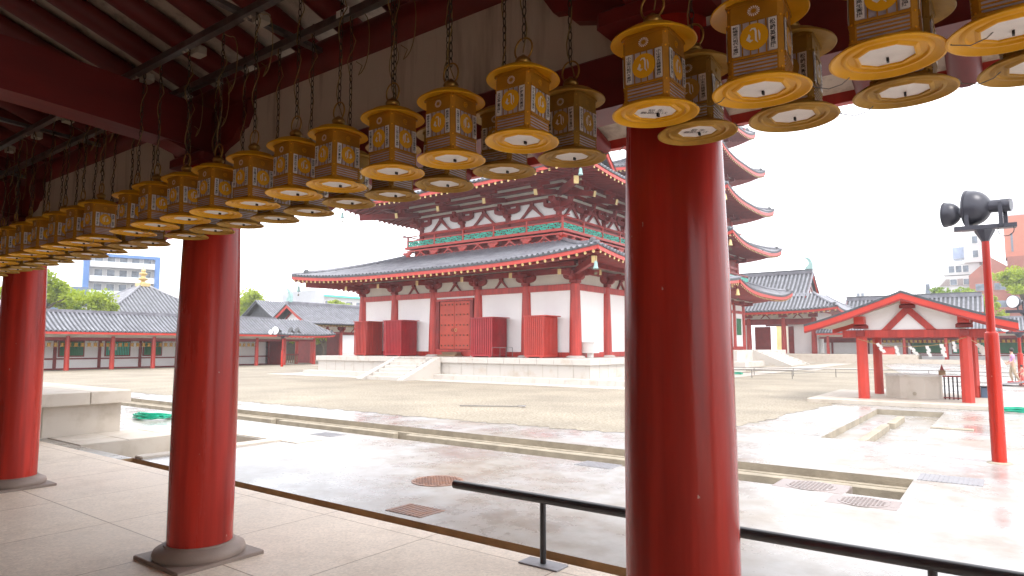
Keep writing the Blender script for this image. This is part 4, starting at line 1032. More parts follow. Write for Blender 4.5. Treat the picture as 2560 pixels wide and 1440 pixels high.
def lantern(x, y, row, i, n):
    global first
    base = 'bright gold' if row == 'front' else 'dull gold'
    # say which one: counted leftwards from the big right-hand pillar
    big = [j for j, v in enumerate(front_x if row == 'front' else back_x) if v > -1.0]
    if x > -1.0:
        k = len(big)-1-i; lab = f'{base} lantern in the {row} row, {ordw(k)} rightwards from the big pillar'
    elif x > -5.1:
        k = i-len(big); lab = f'{base} lantern in the {row} row, {ordw(k)} leftwards from the big pillar'
    else:
        k = i-len([v for v in (front_x if row == 'front' else back_x) if v > -5.1]); lab = f'{base} lantern in the {row} row, {ordw(k)} left past the middle pillar'
    if first: o = proto; first = False
    else: o = copy_tree(proto)
    o.location = (x, y, ZD+random.uniform(-.008, .008)); o.rotation_euler = (random.uniform(-.02, .02), random.uniform(-.02, .02), 0)
    rzv = random.uniform(-.07, .10); v = i % 6
    for ch in o.children:
        nme = ch.name.split('.')[0]
        if nme in ('frame',): ch.rotation_euler = (0, 0, rzv)
    j = 0
    for ch in o.children:
        if ch.name.split('.')[0] == 'side_panel':
            ch.data = PANELS[v][j % 2]; ch.matrix_basis = Matrix.Rotation(rzv+j*PI/2, 4, 'Z'); j += 1
    tag(o, lab, 'lantern', f'gold lanterns hanging in the {row} row')
    inst('chain', CH[i % 2], o, Matrix.Identity(4)); inst('cord', CO[(i*3+(row == 'back')) % 5], o, Matrix.Identity(4))
    if i % 2 == 0 or x > -3: inst('wire_tie', TIEM, o, Matrix.Rotation(0 if (i % 3) else .3, 4, 'Z'))
    if row == 'back':
        for ch in list(o.children):
            k_ = ch.name.split('.')[0]
            if k_ in ('frame', 'bottom_dish', 'top_plate', 'rim', 'side_panel'):
                if (k_, ch.data.name) not in DUSTY:
                    m2 = ch.data.copy()
                    for q, mm_ in enumerate(m2.materials):
                        if mm_ == lan_dish: m2.materials[q] = lan_dusty
                        elif mm_ == lan_gold: m2.materials[q] = lan_dusty_b
                    DUSTY[(k_, ch.data.name)] = m2
                ch.data = DUSTY[(k_, ch.data.name)]
                for g in ch.children:
                    if (0, g.data.name) not in DUSTY:
                        m2 = g.data.copy(); m2.materials[0] = lan_dusty; DUSTY[(0, g.data.name)] = m2
                    g.data = DUSTY[(0, g.data.name)]
    if i == 4: inst('handwriting', TXTM, o, Matrix.Rotation(.7, 4, 'Z'))
DUSTY = {}
LL = [(x, 2.03, 'front', i, len(front_x)) for i, x in enumerate(front_x)]+[(x, 2.335, 'back', i, len(back_x)) for i, x in enumerate(back_x)]
# copies are taken from the untouched prototype first, then the prototype takes the last place
for a in LL[:-1]:
    first = False; lantern(*a)
first = True; lantern(*LL[-1])

# ------------------------------------------------------------------ LOW RAIL along the corridor edge
t = thing('low_railing', (-1.5, 4.11, 0), 'low black metal handrail on short posts beside the big pillar', 'railing')
b = MB(); b.tube([(-3.66, 4.11, .475), (4.5, 4.11, .475)], .034, black_met, 16); b.build('handrail', t)
for x in (-2.79, -.36, 2.1):
    b = MB(); b.tube([(x, 4.11, .01), (x, 4.11, .45)], .023, black_met, 12); o = b.build('post', t)
    MB().bbox(x-.17, x+.17, 4.03, 4.19, .005, .016, plate_g, .003).build('foot_plate', o)

# ================================================================== PAGODA
PX, PY = -23.6, 58.0
P = thing('pagoda', (PX, PY, 0), 'five-storey red pagoda with curved tiled eaves rising behind the hall', 'pagoda')
MB().bbox(PX-7.1, PX+7.1, PY-7.1, PY+7.1, 0, 1.25, granite_w, .02).build('stone_platform', P)
MB().bbox(PX-8.0, PX+8.0, PY-8.0, PY+8.0, 0, .4, granite_w, .02).build('lower_platform', P)
t = thing('stone_stairs', (PX+8.4, PY, 0), 'stone stairs with sloping cheek walls on the right side of the pagoda', 'stairs')
for k in range(8): MB().bbox(PX+7.0, PX+9.85-k*.34, PY-2.7, PY+2.6, k*.155, (k+1)*.155, granite_w, .01).build('step', t)
for y in (PY-2.9, PY+2.8): MB().prism([(0, 0), (0, 1.25), (.1, 1.25), (3.0, .05), (3.0, 0)], (PX+7.1, y, 0), (1, 0, 0), (0, 0, 1), (0, 1, 0), .35, granite_w).build('cheek_wall', t)
tiers = [(7.75, 6.15, 4.12, 1.25, 5.9), (7.08, 10.15, 3.8, 7.6, 10.0), (6.62, 13.95, 3.45, 11.6, 13.9), (6.07, 17.7, 3.1, 15.4, 17.6), (5.45, 21.4, 2.8, 19.1, 21.4)]
for i, (s, ze, bw, z0, z1) in enumerate(tiers):
    b = MB(); b.box(PX-bw, PX+bw, PY-bw, PY+bw, z0-.6 if i else z0, z1+.5, plaster if i == 0 else FRY); tw = b.build('tier_wall', P, smooth=0)
    b = MB()
    for f in (-1, -.36, .36, 1):
        for (x, y) in ((PX+f*bw, PY-bw), (PX+bw, PY+f*bw)): b.lathe([(.22, 0), (.19, z1-z0)], (x, y, z0), red, 10)
    for z, h in ((z0, .3), (z1-1.35, .25), (z1-.6, .25)): ring(b, PX-bw, PX+bw, PY-bw, PY+bw, z, z+h, .2, red)
    b.build('tier_frame', P)
    if i == 0:
        for f in (-.68, .68): MB().box(PX+bw+.02, PX+bw+.06, PY+f*bw-.6, PY+f*bw+.6, 2.6, 4.1, green_d).build('lattice_window', P, smooth=0)
    for k, (o_, zz) in enumerate(((.5, z1-.5), (1.2, z1-.1), (2.0, z1+.15))):
        b = MB(); ring(b, PX-bw-o_, PX+bw+o_, PY-bw-o_, PY+bw+o_, zz, zz+.2, .2, maroon)
        for f in (-.95, -.36, .36, .95):
            b.beam((PX+f*bw, PY-bw, zz), (PX+f*bw, PY-bw-o_-.5, zz+.05), .25, .3, maroon); b.beam((PX+bw, PY+f*bw, zz), (PX+bw+o_+.5, PY+f*bw, zz+.05), .25, .3, maroon)
        if k < 2: ring(b, PX-bw-o_-.15, PX+bw+o_+.15, PY-bw-o_-.15, PY+bw+o_+.15, zz+.2, zz+.3, .1, cream)
        b.build('bracket_tier', P, smooth=0)
    nxt = tiers[i+1][2]+.5 if i < 4 else .5
    rf = Roof((PX-s, PX+s, PY-s, PY+s), ze-.15, (PX-nxt, PX+nxt, PY-nxt, PY+nxt), ze+1.35 if i < 4 else ze+3.6, lift=.75, p=1.15)
    rf.build(P, pitch=.36, rr=.09, sides=('front', 'right', 'left', 'back') if i > 2 else ('front', 'right', 'left'), name='tier_roof', board=.26, nt_=4, ridge=.16)
    tri_soffit(P, rf, (PX-bw, PX+bw, PY-bw, PY+bw), .35, z1+.45, FRY)
    for sd_ in ('front', 'right'):
        rafters(P, rf, sd_, .38, s-bw-.4, .42, .25, r=.07, individual=False, stuffname='rafter_row')
    if i: 
        b = MB(); q = bw+.75; ring(b, PX-q, PX+q, PY-q, PY+q, z0-.25, z0-.1, .14, red_light); ring(b, PX-q, PX+q, PY-q, PY+q, z0+.45, z0+.52, .08, red_light); ring(b, PX-q, PX+q, PY-q, PY+q, z0-.05, z0+.3, .04, green); b.build('tier_railing', P, smooth=0)
b = MB(); b.tube([(PX, PY, 24.4), (PX, PY, 33)], .12, bronze, 8)
for k in range(9): b.lathe([(.75-.04*k, 0), (.75-.04*k, .12)], (PX, PY, 25.8+k*.65), bronze, 16)
b.build('spire', P)
for i, (s, ze, bw, z0, z1) in enumerate(tiers[:4]):
    wind_bell(PX+s-.35, PY-s+.35, ze+.15, 1.5, f'gold wind bell at the near corner of the {ordw(i)} pagoda roof from below')

# ================================================================== COLONNADES
LANG = MB(); LANG.lathe([(.03, .26), (.16, .24), (.11, .22), (.10, .05), (.16, .03), (.16, .0)], (0, 0, 0), lan_dusty, 8); LANG.tube([(0, 0, .26), (0, 0, .42)], .012, bronze, 4); SMALL = LANG.mesh('small_lantern')
def colonnade(name, label, fixed, a, b_, cols, axis, zroof, H_eave, depth=2.6, win=(), lans=True, group_l='', hip_end=False, sgn=1):
    """axis 'y': runs along Y at x=fixed facing +X ; axis 'x': runs along X at y=fixed facing -Y"""
    def Pn(u, v, z):   # u along, v outward towards the court
        return (fixed+v, u, z) if axis == 'y' else (u, fixed-v, z)
    def bx(mb, u0, u1, v0, v1, z0, z1, m):
        p, q = Pn(u0, v0, z0), Pn(u1, v1, z1); return mb.box(min(p[0], q[0]), max(p[0], q[0]), min(p[1], q[1]), max(p[1], q[1]), z0, z1, m)
    c = Pn((a+b_)/2, 0, 0); T = thing(name, c, label, 'colonnade')
    for u in cols: column(T, *Pn(u, 0, 0)[:2], .0, H_eave-.35, .155, .13, red_light, 14)
    bx(MB(), a, b_, -.07, .07, H_eave-.62, H_eave-.44, maroon).build('tie_beam', T, smooth=0)
    bx(MB(), a, b_, -.04, .04, H_eave-.44, H_eave-.12, cream).build('frieze_panel', T, smooth=0)
    bx(MB(), a, b_, -.09, .09, H_eave-.12, H_eave+.04, red_light).build('purlin', T, smooth=0)
    # rear wall: plaster, dado rail, posts, lattice windows
    vw = -2.1
    bx(MB(), a, b_, vw-.1, vw, 0, 2.4, plaster).build('rear_wall', T, smooth=0)
    mb = MB(); bx(mb, a, b_, vw, vw+.05, 0, .1, maroon); bx(mb, a, b_, vw, vw+.05, .68, .78, maroon); bx(mb, a, b_, vw, vw+.05, 1.95, 2.4, maroon); mb.build('wall_rails', T, smooth=0)
    for i, (u0, u1) in enumerate(zip(cols, cols[1:])):
        um = (u0+u1)/2
        mb = MB(); bx(mb, u0-.09, u0+.09, vw, vw+.1, 0, 2.4, maroon); mb.build('wall_post', T, smooth=0)
        if i in win:
            f = MB(); w0 = u0+(u1-u0)*win[i][0]; w1 = u0+(u1-u0)*win[i][1]
            bx(f, w0-.08, w1+.08, vw+.001, vw+.07, .86, 1.97, maroon); wf = f.build('window_frame', T, smooth=0)
            p_ = MB(); bx(p_, w0, w1, vw+.072, vw+.08, .94, 1.9, green_d)
            n = int((w1-w0)/.11)
            for k in range(n): uu = w0+(k+.5)*(w1-w0)/n; bx(p_, uu-.02, uu+.02, vw+.08, vw+.11, .94, 1.9, green if win[i][2] else green_d)
            if win[i][2]:
                bx(p_, w0+.15, w0+(w1-w0)*.45, vw+.111, vw+.115, 1.3, 1.75, cream)
            p_.build('lattice', wf, smooth=0)
    # roof, gable section running along
    ridge_z = zroof
    ya, yb = 1.45, -depth-1.0
    mb = MB(); vm = (ya+yb)/2; NT = 4; rr = .07
    def rp(u, s, t, dz=0):
        v = (ya if s > 0 else yb); v = v+(vm-v)*t; return Vector(Pn(u, v, H_eave-.08+(ridge_z-H_eave+.08)*t**1.15+dz))
    for s in (1, -1):
        Pq = [rp(u, s, j/NT) for j in range(NT+1) for u in (a, b_)]
        mb.add(Pq, [(2*j, 2*j+1, 2*j+3, 2*j+2) for j in range(NT)], tile_edge_gap)
        if s > 0:
            n = int((b_-a)/.27); ev = Vector(Pn(1, 0, 0))-Vector(Pn(0, 0, 0))
            for k in range(n+1):
                u = a+(b_-a)*k/n; vs = []
                for j in range(NT+1):
                    c_ = rp(u, s, j/NT, rr*.3)
                    for q in (0, .25, .5, .75, 1): vs.append(c_+ev*(-math.cos(q*PI)*rr)+Vector((0, 0, math.sin(q*PI)*rr*1.2)))
                mb.add(vs, [(j*5+q, j*5+q+1, (j+1)*5+q+1, (j+1)*5+q) for j in range(NT) for q in range(4)], tile)
    rf = mb.build('roof', T, smooth=50)
    mb = MB(); bx(mb, a, b_, vm-.12, vm+.12, ridge_z-.02, ridge_z+.18, tile); mb.build('ridge', rf, smooth=0)
    mb = MB(); bx(mb, a, b_, ya-.08, ya-.03, H_eave-.24, H_eave-.10, red_light)
    n = int((b_-a)/.36)
    for k in range(n+1):
        u = a+(b_-a)*k/n; mb.tube([Pn(u, .0, H_eave+.12), Pn(u, ya-.1, H_eave-.19)], .05, red_light, 6)
    mb.build('rafters', rf)
    # gable-end closures
    for u in (a, b_):
        mb = MB(); p_ = [Pn(u, ya-.2, H_eave-.1), Pn(u, yb+.2, H_eave-.1), Pn(u, vm, ridge_z-.1)]
        mb.add(p_, [(0, 1, 2)], cream); mb.build('gable_end', rf, smooth=0)
    return T, Pn
cl = [-2.0+2.72*k for k in range(13)]          # y of pillars 
LC, Pn = colonnade('left_colonnade', 'long low red and white colonnade with green windows along the left of the court', -49.0, -3.4, 33.0, cl, 'y', 3.85, 2.60,
          win={i: ((.10, .40, 1) if i % 2 else (.35, .9, 0)) for i in range(13)} | {6: (.25, .75, 1), 7: (.10, .62, 0), 8: (.15, .72, 1), 9: (.1, .55, 0), 10: (.3, .85, 1)})
LC.name = 'colonnade'
def small_lanterns(Pn, cols, H_eave, where, per):
    for i, (u0, u1) in enumerate(zip(cols, cols[1:])):
        for k in range(per):
            u = u0+(u1-u0)*(k+.5)/per; x, y, z = Pn(u, -.25, H_eave-.62-.42)
            o = bpy.data.objects.new('small_lantern', SMALL); COL.objects.link(o); o.location = (x, y, z)
            tag(o, f'tiny gold lantern hanging under the beam of the {where}', 'lantern', f'tiny lanterns of the {where}')
small_lanterns(Pn, [c for c in cl if c > 11], 2.6, 'left colonnade', 7)

# corner pavilion of the colonnade with hipped end (x -49, y 33..37)
t = thing('colonnade_end', (-49.5, 34.8, 0), 'hipped end bay of the left colonnade with an open doorway and wooden gate', 'colonnade end')
for y in (33.2, 36.2): column(t, -49.0, y, 0, 2.25, .16, .135, red_light, 14)
column(t, -51.5, 36.2, 0, 2.25, .16, .135, red, 12)
MB().box(-49.07, -48.93, 32.8, 36.3, 1.98, 2.16, maroon).build('tie_beam', t, smooth=0); MB().box(-49.04, -48.96, 32.8, 36.2, 2.16, 2.48, cream).build('frieze_panel', t, smooth=0)
MB().box(-51.2, -51.1, 32.8, 34.0, 0, 2.4, maroon).build('side_wall', t, smooth=0); MB().box(-51.0, -49.3, 33.15, 33.25, 0, 2.3, maroon).build('door_leaf', t, smooth=0)
r_ = Roof((-54.0, -47.55, 31.2, 37.4), 2.52, (-51.6, -50.0, 31.3, 35.9), 3.85, lift=.12, p=1.1); r_.build(t, pitch=.27, rr=.07, sides=('right', 'back', 'left'), name='roof', board=.12, nt_=4, ridge=.08)
rafters(t, r_, 'right', .36, 1.2, .2, .25, r=.05, body=red_light, cap=red_light, individual=False, stuffname='rafter_row')
b = MB()
for k in range(9): b.box(-51.05, -51.0, 34.1+k*.22, 34.2+k*.22, .1, .75, woodstep)
b.box(-51.06, -50.99, 34.0, 36.1, .78, .9, maroon); b.build('picket_gate', t, smooth=0)

# west gate with gable end towards the viewer (ridge along Y)
def gable_y_roof(parent, x0, x1, y0, y1, ze, zr, pitch=.3, rr=.08, over=.0, rake=red_light, p=1.2, board=.3, tilem=None, tubes=True, name='roof'):
    b = MB(); xm = (x0+x1)/2; NT = 6; tm = tilem or tile
    def pt(y, s, t, dz=0): x = (x0 if s < 0 else x1)+(xm-(x0 if s < 0 else x1))*t; return Vector((x, y, ze+(zr-ze)*t**p+dz))
    for s in (-1, 1):
        Pq = [pt(y, s, j/NT) for j in range(NT+1) for y in (y0, y1)]; b.add(Pq, [(2*j, 2*j+1, 2*j+3, 2*j+2) for j in range(NT)], tile_edge_gap if tubes else tm)
        Pq = [pt(y0, s, j/NT, dz) for j in range(NT+1) for dz in (0, -.06)]; b.add(Pq, [(2*j, 2*j+1, 2*j+3, 2*j+2) for j in range(NT)], tile_edge_gap)
        if tubes:
            n = int((y1-y0)/pitch)
            for k in range(n+1):
                y = y0+(y1-y0)*k/n; vs = []
                for j in range(NT+1):
                    c = pt(y, s, j/NT, rr*.3)
                    for q in (0, .25, .5, .75, 1): vs.append(c+Vector((0, -math.cos(q*PI)*rr, math.sin(q*PI)*rr)))
                b.add(vs, [(j*5+q, j*5+q+1, (j+1)*5+q+1, (j+1)*5+q) for j in range(NT) for q in range(4)], tm)
    o = b.build(name, parent, smooth=50)
    for yy in (y0+.06, y1-.06):
        b = MB()
        for s in (-1, 1):
            Pp = [pt(yy, s, j/NT, -.06-board/2) for j in range(NT+1)]
            Tq = [q+Vector((0, d_, dz)) for q in Pp for d_ in (-.05, .05) for dz in (-board/2, board/2)]
            b.add(Tq, [(4*j+a_, 4*j+c_, 4*j+4+c_, 4*j+4+a_) for j in range(NT) for a_, c_ in ((0, 1), (1, 3), (3, 2), (2, 0))]+[(0, 1, 3, 2)], rake)
        b.build('rake_board', o)
    return o, pt
t = thing('west_gate', (-56, 43, 0), 'red timber gate with gabled grey tile roof left of the hall', 'gate')
o, _ = gable_y_roof(t, -59.0, -51.8, 36.9, 49, 3.65, 5.55, board=.28)
b = MB(); b.bbox(-55.6, -55.2, 36.9, 49, 5.5, 5.85, tile, .05); b.build('ridge', o); shibi(o, -55.4, 37.2, 5.75, .75, 1)
MB().prism([(-58.4, 3.4), (-52.4, 3.4), (-55.4, 5.25)], (0, 37.9, 0), (1, 0, 0), (0, 0, 1), (0, 1, 0), .1, plaster).build('gable', t)
b = MB(); b.box(-57.9, -52.9, 37.7, 37.84, 3.75, 4.0, maroon); b.beam((-53.6, 37.8, 3.9), (-55.2, 37.8, 5.0), .1, .14, maroon); b.beam((-57.2, 37.8, 3.9), (-55.6, 37.8, 5.0), .1, .14, maroon); b.build('gable_beam', t)
for x in (-57.6, -53.2):
    for y in (38.3, 41.6, 44.9, 48.2): column(t, x, y, 0, 3.2, .2, .17, red, 12)
for x in (-57.6, -53.2):
    MB().box(x-.1, x+.1, 38.3, 48.2, 2.75, 2.95, maroon).build('tie_beam', t, smooth=0); MB().box(x-.04, x+.04, 38.3, 48.2, 2.95, 3.45, cream).build('frieze_panel', t, smooth=0); MB().box(x-.1, x+.1, 38, 48.4, 3.45, 3.6, maroon).build('purlin', t, smooth=0)
WV = vstrut_mesh(.5, .48, maroon).mesh('v_strut')
for y in (39.95, 43.25, 46.55): place(WV, 'v_strut', t, -53.15, y, 2.95, PI/2)
WB = bracket_mesh(.9, .4, .5, maroon, 1).mesh('bracket')
for y in (38.3, 41.6, 44.9, 48.2): place(WB, 'bracket', t, -53.15, y, 2.95, PI/2)
for y in (38.3, 41.6): MB().box(-55.5, -53.3, y+.12, y+.2, 0, 2.7, maroon).build('door_leaf', t, smooth=0)
b = MB()
for k in range(34): y = 37.2+k*.35; b.tube([(-52.9, y, 3.62), (-52.0, y, 3.48)], .05, gold, 6)
b.build('rafter_row', t, kind='stuff'); t.location.x += 1.1
# gabled roof peeping out behind the west gate
t = thing('rear_gate_roof', (-66, 44, 0), 'dark gabled tile roof peeping out behind the west gate', 'roofed building')
o, _ = gable_y_roof(t, -70, -62, 41, 52, 4.4, 6.6, board=.2, rake=tile_edge_gap); MB().box(-69, -65.5, 42, 51, 0, 4.6, bark).build('wall', t, smooth=0)
MB().prism([(-69.4, 4.3), (-62.6, 4.3), (-66, 6.2)], (0, 41.6, 0), (1, 0, 0), (0, 0, 1), (0, 1, 0), .1, tile_edge_gap).build('gable', t)

# far colonnade at the back right
FY0 = 73.0
fc = [-14.4+3.35*k for k in range(10)]
FC, Pf = colonnade('far_colonnade', 'long low colonnade with green lattice windows across the back right of the court', FY0, -15.2, 15.5, fc, 'x', 4.1, 2.95,
          win={i: (.12, .92, i % 2) for i in range(2, 9)})
FC.name = 'colonnade'
small_lanterns(Pf, fc[1:7], 2.95, 'far colonnade', 9)
MB().box(-14, 20, FY0-3.2, FY0-.2, 0, .35, granite).build('stone_terrace', smooth=0); tag(bpy.data.objects['stone_terrace.001'] if 'stone_terrace.001' in bpy.data.objects else bpy.data.objects['stone_terrace'], 'long pale stone step in front of the far colonnade', 'stone step')
# middle gate (two-step hip and gable roof)
t = thing('temple_gate', (-19.6, 77, 0), 'broad gate building with stepped grey roof and hooked ridge ornaments right of the pagoda', 'gate')
GX0, GX1, GY0, GY1 = -27.6, -15.6, 74.0, 81
MB().bbox(GX0-2, -6.5, 70.5, 83, 0, .8, granite, .02).build('stone_platform', t)
gcx = [-26.2, -22.57, -18.91, -15.9]
for x in gcx:
    column(t, x, GY0, .8, 4.6, .28, .22, red, 14)
    b = MB(); b.bbox(x-.45, x+.45, GY0-.3, GY0+.1, 4.65, 5.15, maroon, .1); b.build('bracket', t)
for i, (a, c) in enumerate(zip(gcx, gcx[1:])):
    place(VS, 'v_strut', t, (a+c)/2, GY0-.15, 4.55, 0, 1.25)
    if i in (0, 2): MB().box(a+.2, c-.2, GY0+.9, GY0+1.0, .8, 4.0, plaster).build('wall_panel', t, smooth=0)
MB().box(-22.2, -20.5, GY0+.8, GY0+.9, .8, 3.7, maroon).build('door_leaf', t, smooth=0); MB().box(-18.6, -18.1, GY0+.7, GY0+.9, .8, 3.7, maroon).build('door_leaf', t, smooth=0)
MB().box(GX0, GX1, GY0-.1, GY0+.1, 4.2, 4.5, maroon).build('tie_beam', t, smooth=0); MB().box(GX0, GX1, GY0-.05, GY0+.05, 4.5, 5.2, cream).build('frieze_panel', t, smooth=0); MB().box(GX0, GX1, GY0-.1, GY0+.9, 3.9, 4.2, maroon).build('lintel', t, smooth=0)
MB().box(-22.6, -17.3, 80.4, 80.6, 3.9, 5.2, maroon).build('rear_lintel', t, smooth=0)
MB().box(GX1-.1, GX1+.1, GY0, GY1, .8, 5.2, plaster).build('wall_panel', t, smooth=0)
rg = Roof((-29.9, -13.1, 71.7, 83.2), 5.25, (-27, -15.9, 74.4, 80.5), 7.15, lift=.35, p=1.1); rg.build(t, pitch=.38, rr=.1, sides=('front', 'right'), name='lower_roof', board=.22, nt_=4, ridge=.14)
tri_soffit(t, rg, (GX0, GX1, GY0, GY1), .35, 5.5, FRY); rafters(t, rg, 'front', .5, 2, .38, .2, r=.08, individual=False, stuffname='rafter_row')
o = gable_x(t, -25.0, -17.0, 73.8, 81.0, 6.75, 9.6, .5, pitch=.42, rr=.11, name='upper_roof')
shibi(o, -25.0, 77.4, 9.95, .85, -1); shibi(o, -16.9, 77.4, 9.95, .85, 1)
t = thing('rear_roof', (-9, 84, 0), 'low grey tiled roof behind the far colonnade right of the gate', 'roofed building')
gable_x(t, -14, -2, 81, 87, 4.9, 6.8, .4, pitch=.4, rr=.1); MB().box(-13.6, -2.4, 81.5, 86.5, 0, 5.1, plaster).build('wall', t, smooth=0)
t = thing('red_kiosk', (-8.9, 71.2, .35), 'small bright red box kiosk by the far colonnade doorway', 'kiosk')
MB().bbox(-9.6, -8.3, 70.9, 71.6, .35, 1.5, red_light, .03).build('body', t); MB().bbox(-9.66, -8.24, 70.84, 71.66, 1.5, 1.56, maroon, .01).build('lid', t)

# ================================================================== WATER PAVILION (temizuya)
t = thing('water_pavilion', (-2.1, 22.4, 0), 'open red timber pavilion with a white gable over the stone water basin', 'pavilion')
MB().bbox(-4.6, .95, 20.2, 24.9, .004, .12, granite, .015).build('floor_slab', t)
posts = {(-3.27, 21.1): .135, (-.83, 21.1): .135, (-3.2, 23.4): .12, (-.75, 23.4): .12}
for (x, y), r_ in posts.items():
    b = MB(); b.lathe([(r_*1.12, 0), (r_*1.08, 1.76)], (x, y, .12), red_light, 8, PI/8); b.build('post', t, smooth=0)
MB().bbox(-3.75, -.35, 21.0, 21.2, 1.84, 2.05, red, .015).build('front_beam', t); MB().bbox(-3.75, -.35, 23.3, 23.5, 1.84, 2.05, red, .015).build('back_beam', t)
MB().bbox(-3.37, -3.17, 20.8, 23.8, 1.87, 2.03, maroon, .015).build('side_beam', t); MB().bbox(-.93, -.73, 20.8, 23.8, 1.87, 2.03, maroon, .015).build('side_beam', t)
xm = -2.1
for y in (21.1, 23.4):
    MB().prism([(-3.2, 2.05), (-.9, 2.05), (-.75, 2.42), (xm, 2.86), (-3.4, 2.42)], (0, y, 0), (1, 0, 0), (0, 0, 1), (0, 1, 0), .06, plaster).build('gable_panel', t, smooth=0)
for s in (-1, 1):
    b = MB(); P5 = [(0, 2.72), (.12*s, 2.62), (.60*s, 2.10), (.66*s, 2.05), (.42*s, 2.05), (0, 2.5)]
    b.prism([(xm+a, c) for a, c in (P5 if s > 0 else P5[::-1])], (0, 21.06, 0), (1, 0, 0), (0, 0, 1), (0, 1, 0), .12+.004*s, red); b.build('v_strut', t)
for x, z in ((xm, 2.70), (-3.27, 2.15), (-.83, 2.15)):
    b = MB(); b.bbox(x-.13, x+.13, 20.72, 21.3, z+.06, z+.28, red_light, .01); b.bbox(x-.19, x+.19, 20.95, 21.25, z-.06, z+.06, maroon, .04); b.build('bracket', t)
    b = MB(); b.bbox(x-.1, x+.1, 20.8, 24.1, z+.08, z+.26, maroon, .01); b.build('purlin', t)
xa, xb = -4.62, .30
o, ptf = gable_y_roof(t, xa, xb, 20.25, 24.3, 2.22, 3.08, board=.15, rake=red_light, p=1.12, tilem=mat('grey copper sheet roof', (.27, .29, .33), .35, metal=.35, var=.08, scale=2), tubes=False)
b = MB()
for s in (-1, 1):
    Pq = [ptf(y, s, j/6, -.07) for j in range(7) for y in (20.35, 24.2)]; b.add(Pq, [(2*j, 2*j+1, 2*j+3, 2*j+2) for j in range(6)], cream)
b.build('ceiling', o, smooth=0)
b = MB()
for s in (-1, 1):
    Pq = [ptf(20.29, s, j/6, -.22) for j in range(7)]
    for j in range(6): b.beam(Pq[j], Pq[j+1], .05, .07, maroon)
b.build('inner_rake', o)
# stone basin, with chamfered corners, fence and little shrine
t2 = thing('stone_basin', (-2.1, 22.3, .12), 'octagonal pale stone water basin under the pavilion', 'water basin')
b = MB(); O = [(-2.85, 22.1), (-2.45, 21.75), (-1.85, 21.75), (-1.5, 22.1), (-1.5, 22.8), (-1.85, 23.1), (-2.45, 23.1), (-2.85, 22.8)]
b.prism([(x, y) for x, y in O], (0, 0, .12+.31), (1, 0, 0), (0, 1, 0), (0, 0, 1), .62, granite); b.build('basin_wall', t2, smooth=0)
b = MB(); b.prism([((x+2.15)*1.03-2.15, (y-22.4)*1.03+22.4) for x, y in O], (0, 0, .76), (1, 0, 0), (0, 1, 0), (0, 0, 1), .05, granite_w); b.build('rim', t2, smooth=0)
MB().lathe([(.05, -.01), (.05, .01)], (0, 0, 0), kerbm, 16).xf(Matrix.Translation((-2.1, 21.745, .26)) @ Matrix.Rotation(PI/2, 4, 'X')).build('emblem', t2)
t2 = thing('picket_fence', (-1.2, 22.0, .12), 'short dark picket fence between the basin and the right post', 'fence')
for k in range(6): MB().bbox(-1.42+k*.1, -1.385+k*.1, 22.02, 22.06, .12, .74, black_met, .005).build('picket', t2)
MB().bbox(-1.44, -.86, 22.0, 22.08, .74, .78, maroon, .005).build('top_rail', t2); MB().bbox(-1.44, -.86, 22.0, 22.08, .15, .18, maroon, .005).build('bottom_rail', t2)
t2 = thing('wooden_finial_box', (-1.45, 22.1, .79), 'small brown wooden box with a pointed top on the basin edge', 'wooden box')
MB().bbox(-1.53, -1.37, 22.05, 22.21, .79, .92, woodstep, .01).build('box', t2); MB().prism([(-.05, 0), (.05, 0), (0, .17)], (-1.45, 22.13, .92), (1, 0, 0), (0, 0, 1), (0, 1, 0), .1, maroon).build('pointed_top', t2)
b = MB(); b.bbox(-.62, -.42, 23.3, 23.55, .12, .42, slate_b, .02); b.bbox(-.64, -.40, 23.28, 23.57, .42, .45, black_met, .005); top_mesh(b, 'waste_bin', 'dark bin at the foot of the right rear pavilion post', 'bin', (-.52, 23.4, .12))
# rope with paper streamers
RP = [Vector((-3.35, 20.95, 1.80)), Vector((-2.9, 20.95, 1.66)), Vector((-2.5, 20.95, 1.60)), Vector((-2.05, 20.95, 1.585)), Vector((-1.6, 20.95, 1.61)), Vector((-1.2, 20.95, 1.68)), Vector((-.8, 20.95, 1.83)), Vector((-.62, 21.6, 1.7)), Vector((-.6, 22.6, 1.68)), Vector((-.65, 23.3, 1.8))]
t = thing('sacred_rope', (-2.1, 20.95, 1.6), 'thin straw rope strung across the front of the water pavilion', 'rope')
MB().tube(RP, .008, rope, 6).build('rope', t)
def shide(p, ang, s, lab):
    b = MB(); x = 0; z = 0
    for k in range(4):
        w_ = .035*s; h = .085*s; b.add([(x-w_, 0, z), (x+w_, 0, z), (x+w_+.012*s, .004, z-h), (x-w_+.012*s, .004, z-h)], [(0, 1, 2, 3)], white_paper); b.add([(x-w_, .006, z), (x+w_, .006, z), (x+w_+.012*s, .01, z-h), (x-w_+.012*s, .01, z-h)], [(3, 2, 1, 0)], white_paper)
        x += (.03 if k % 2 == 0 else -.014)*s; z -= h*.72
    b.xf(Matrix.Translation(p) @ Matrix.Rotation(ang, 4, 'Y')); top_mesh(b, 'paper_streamer', lab, 'paper streamer', tuple(p), 'zigzag paper streamers on the rope', smooth=0)
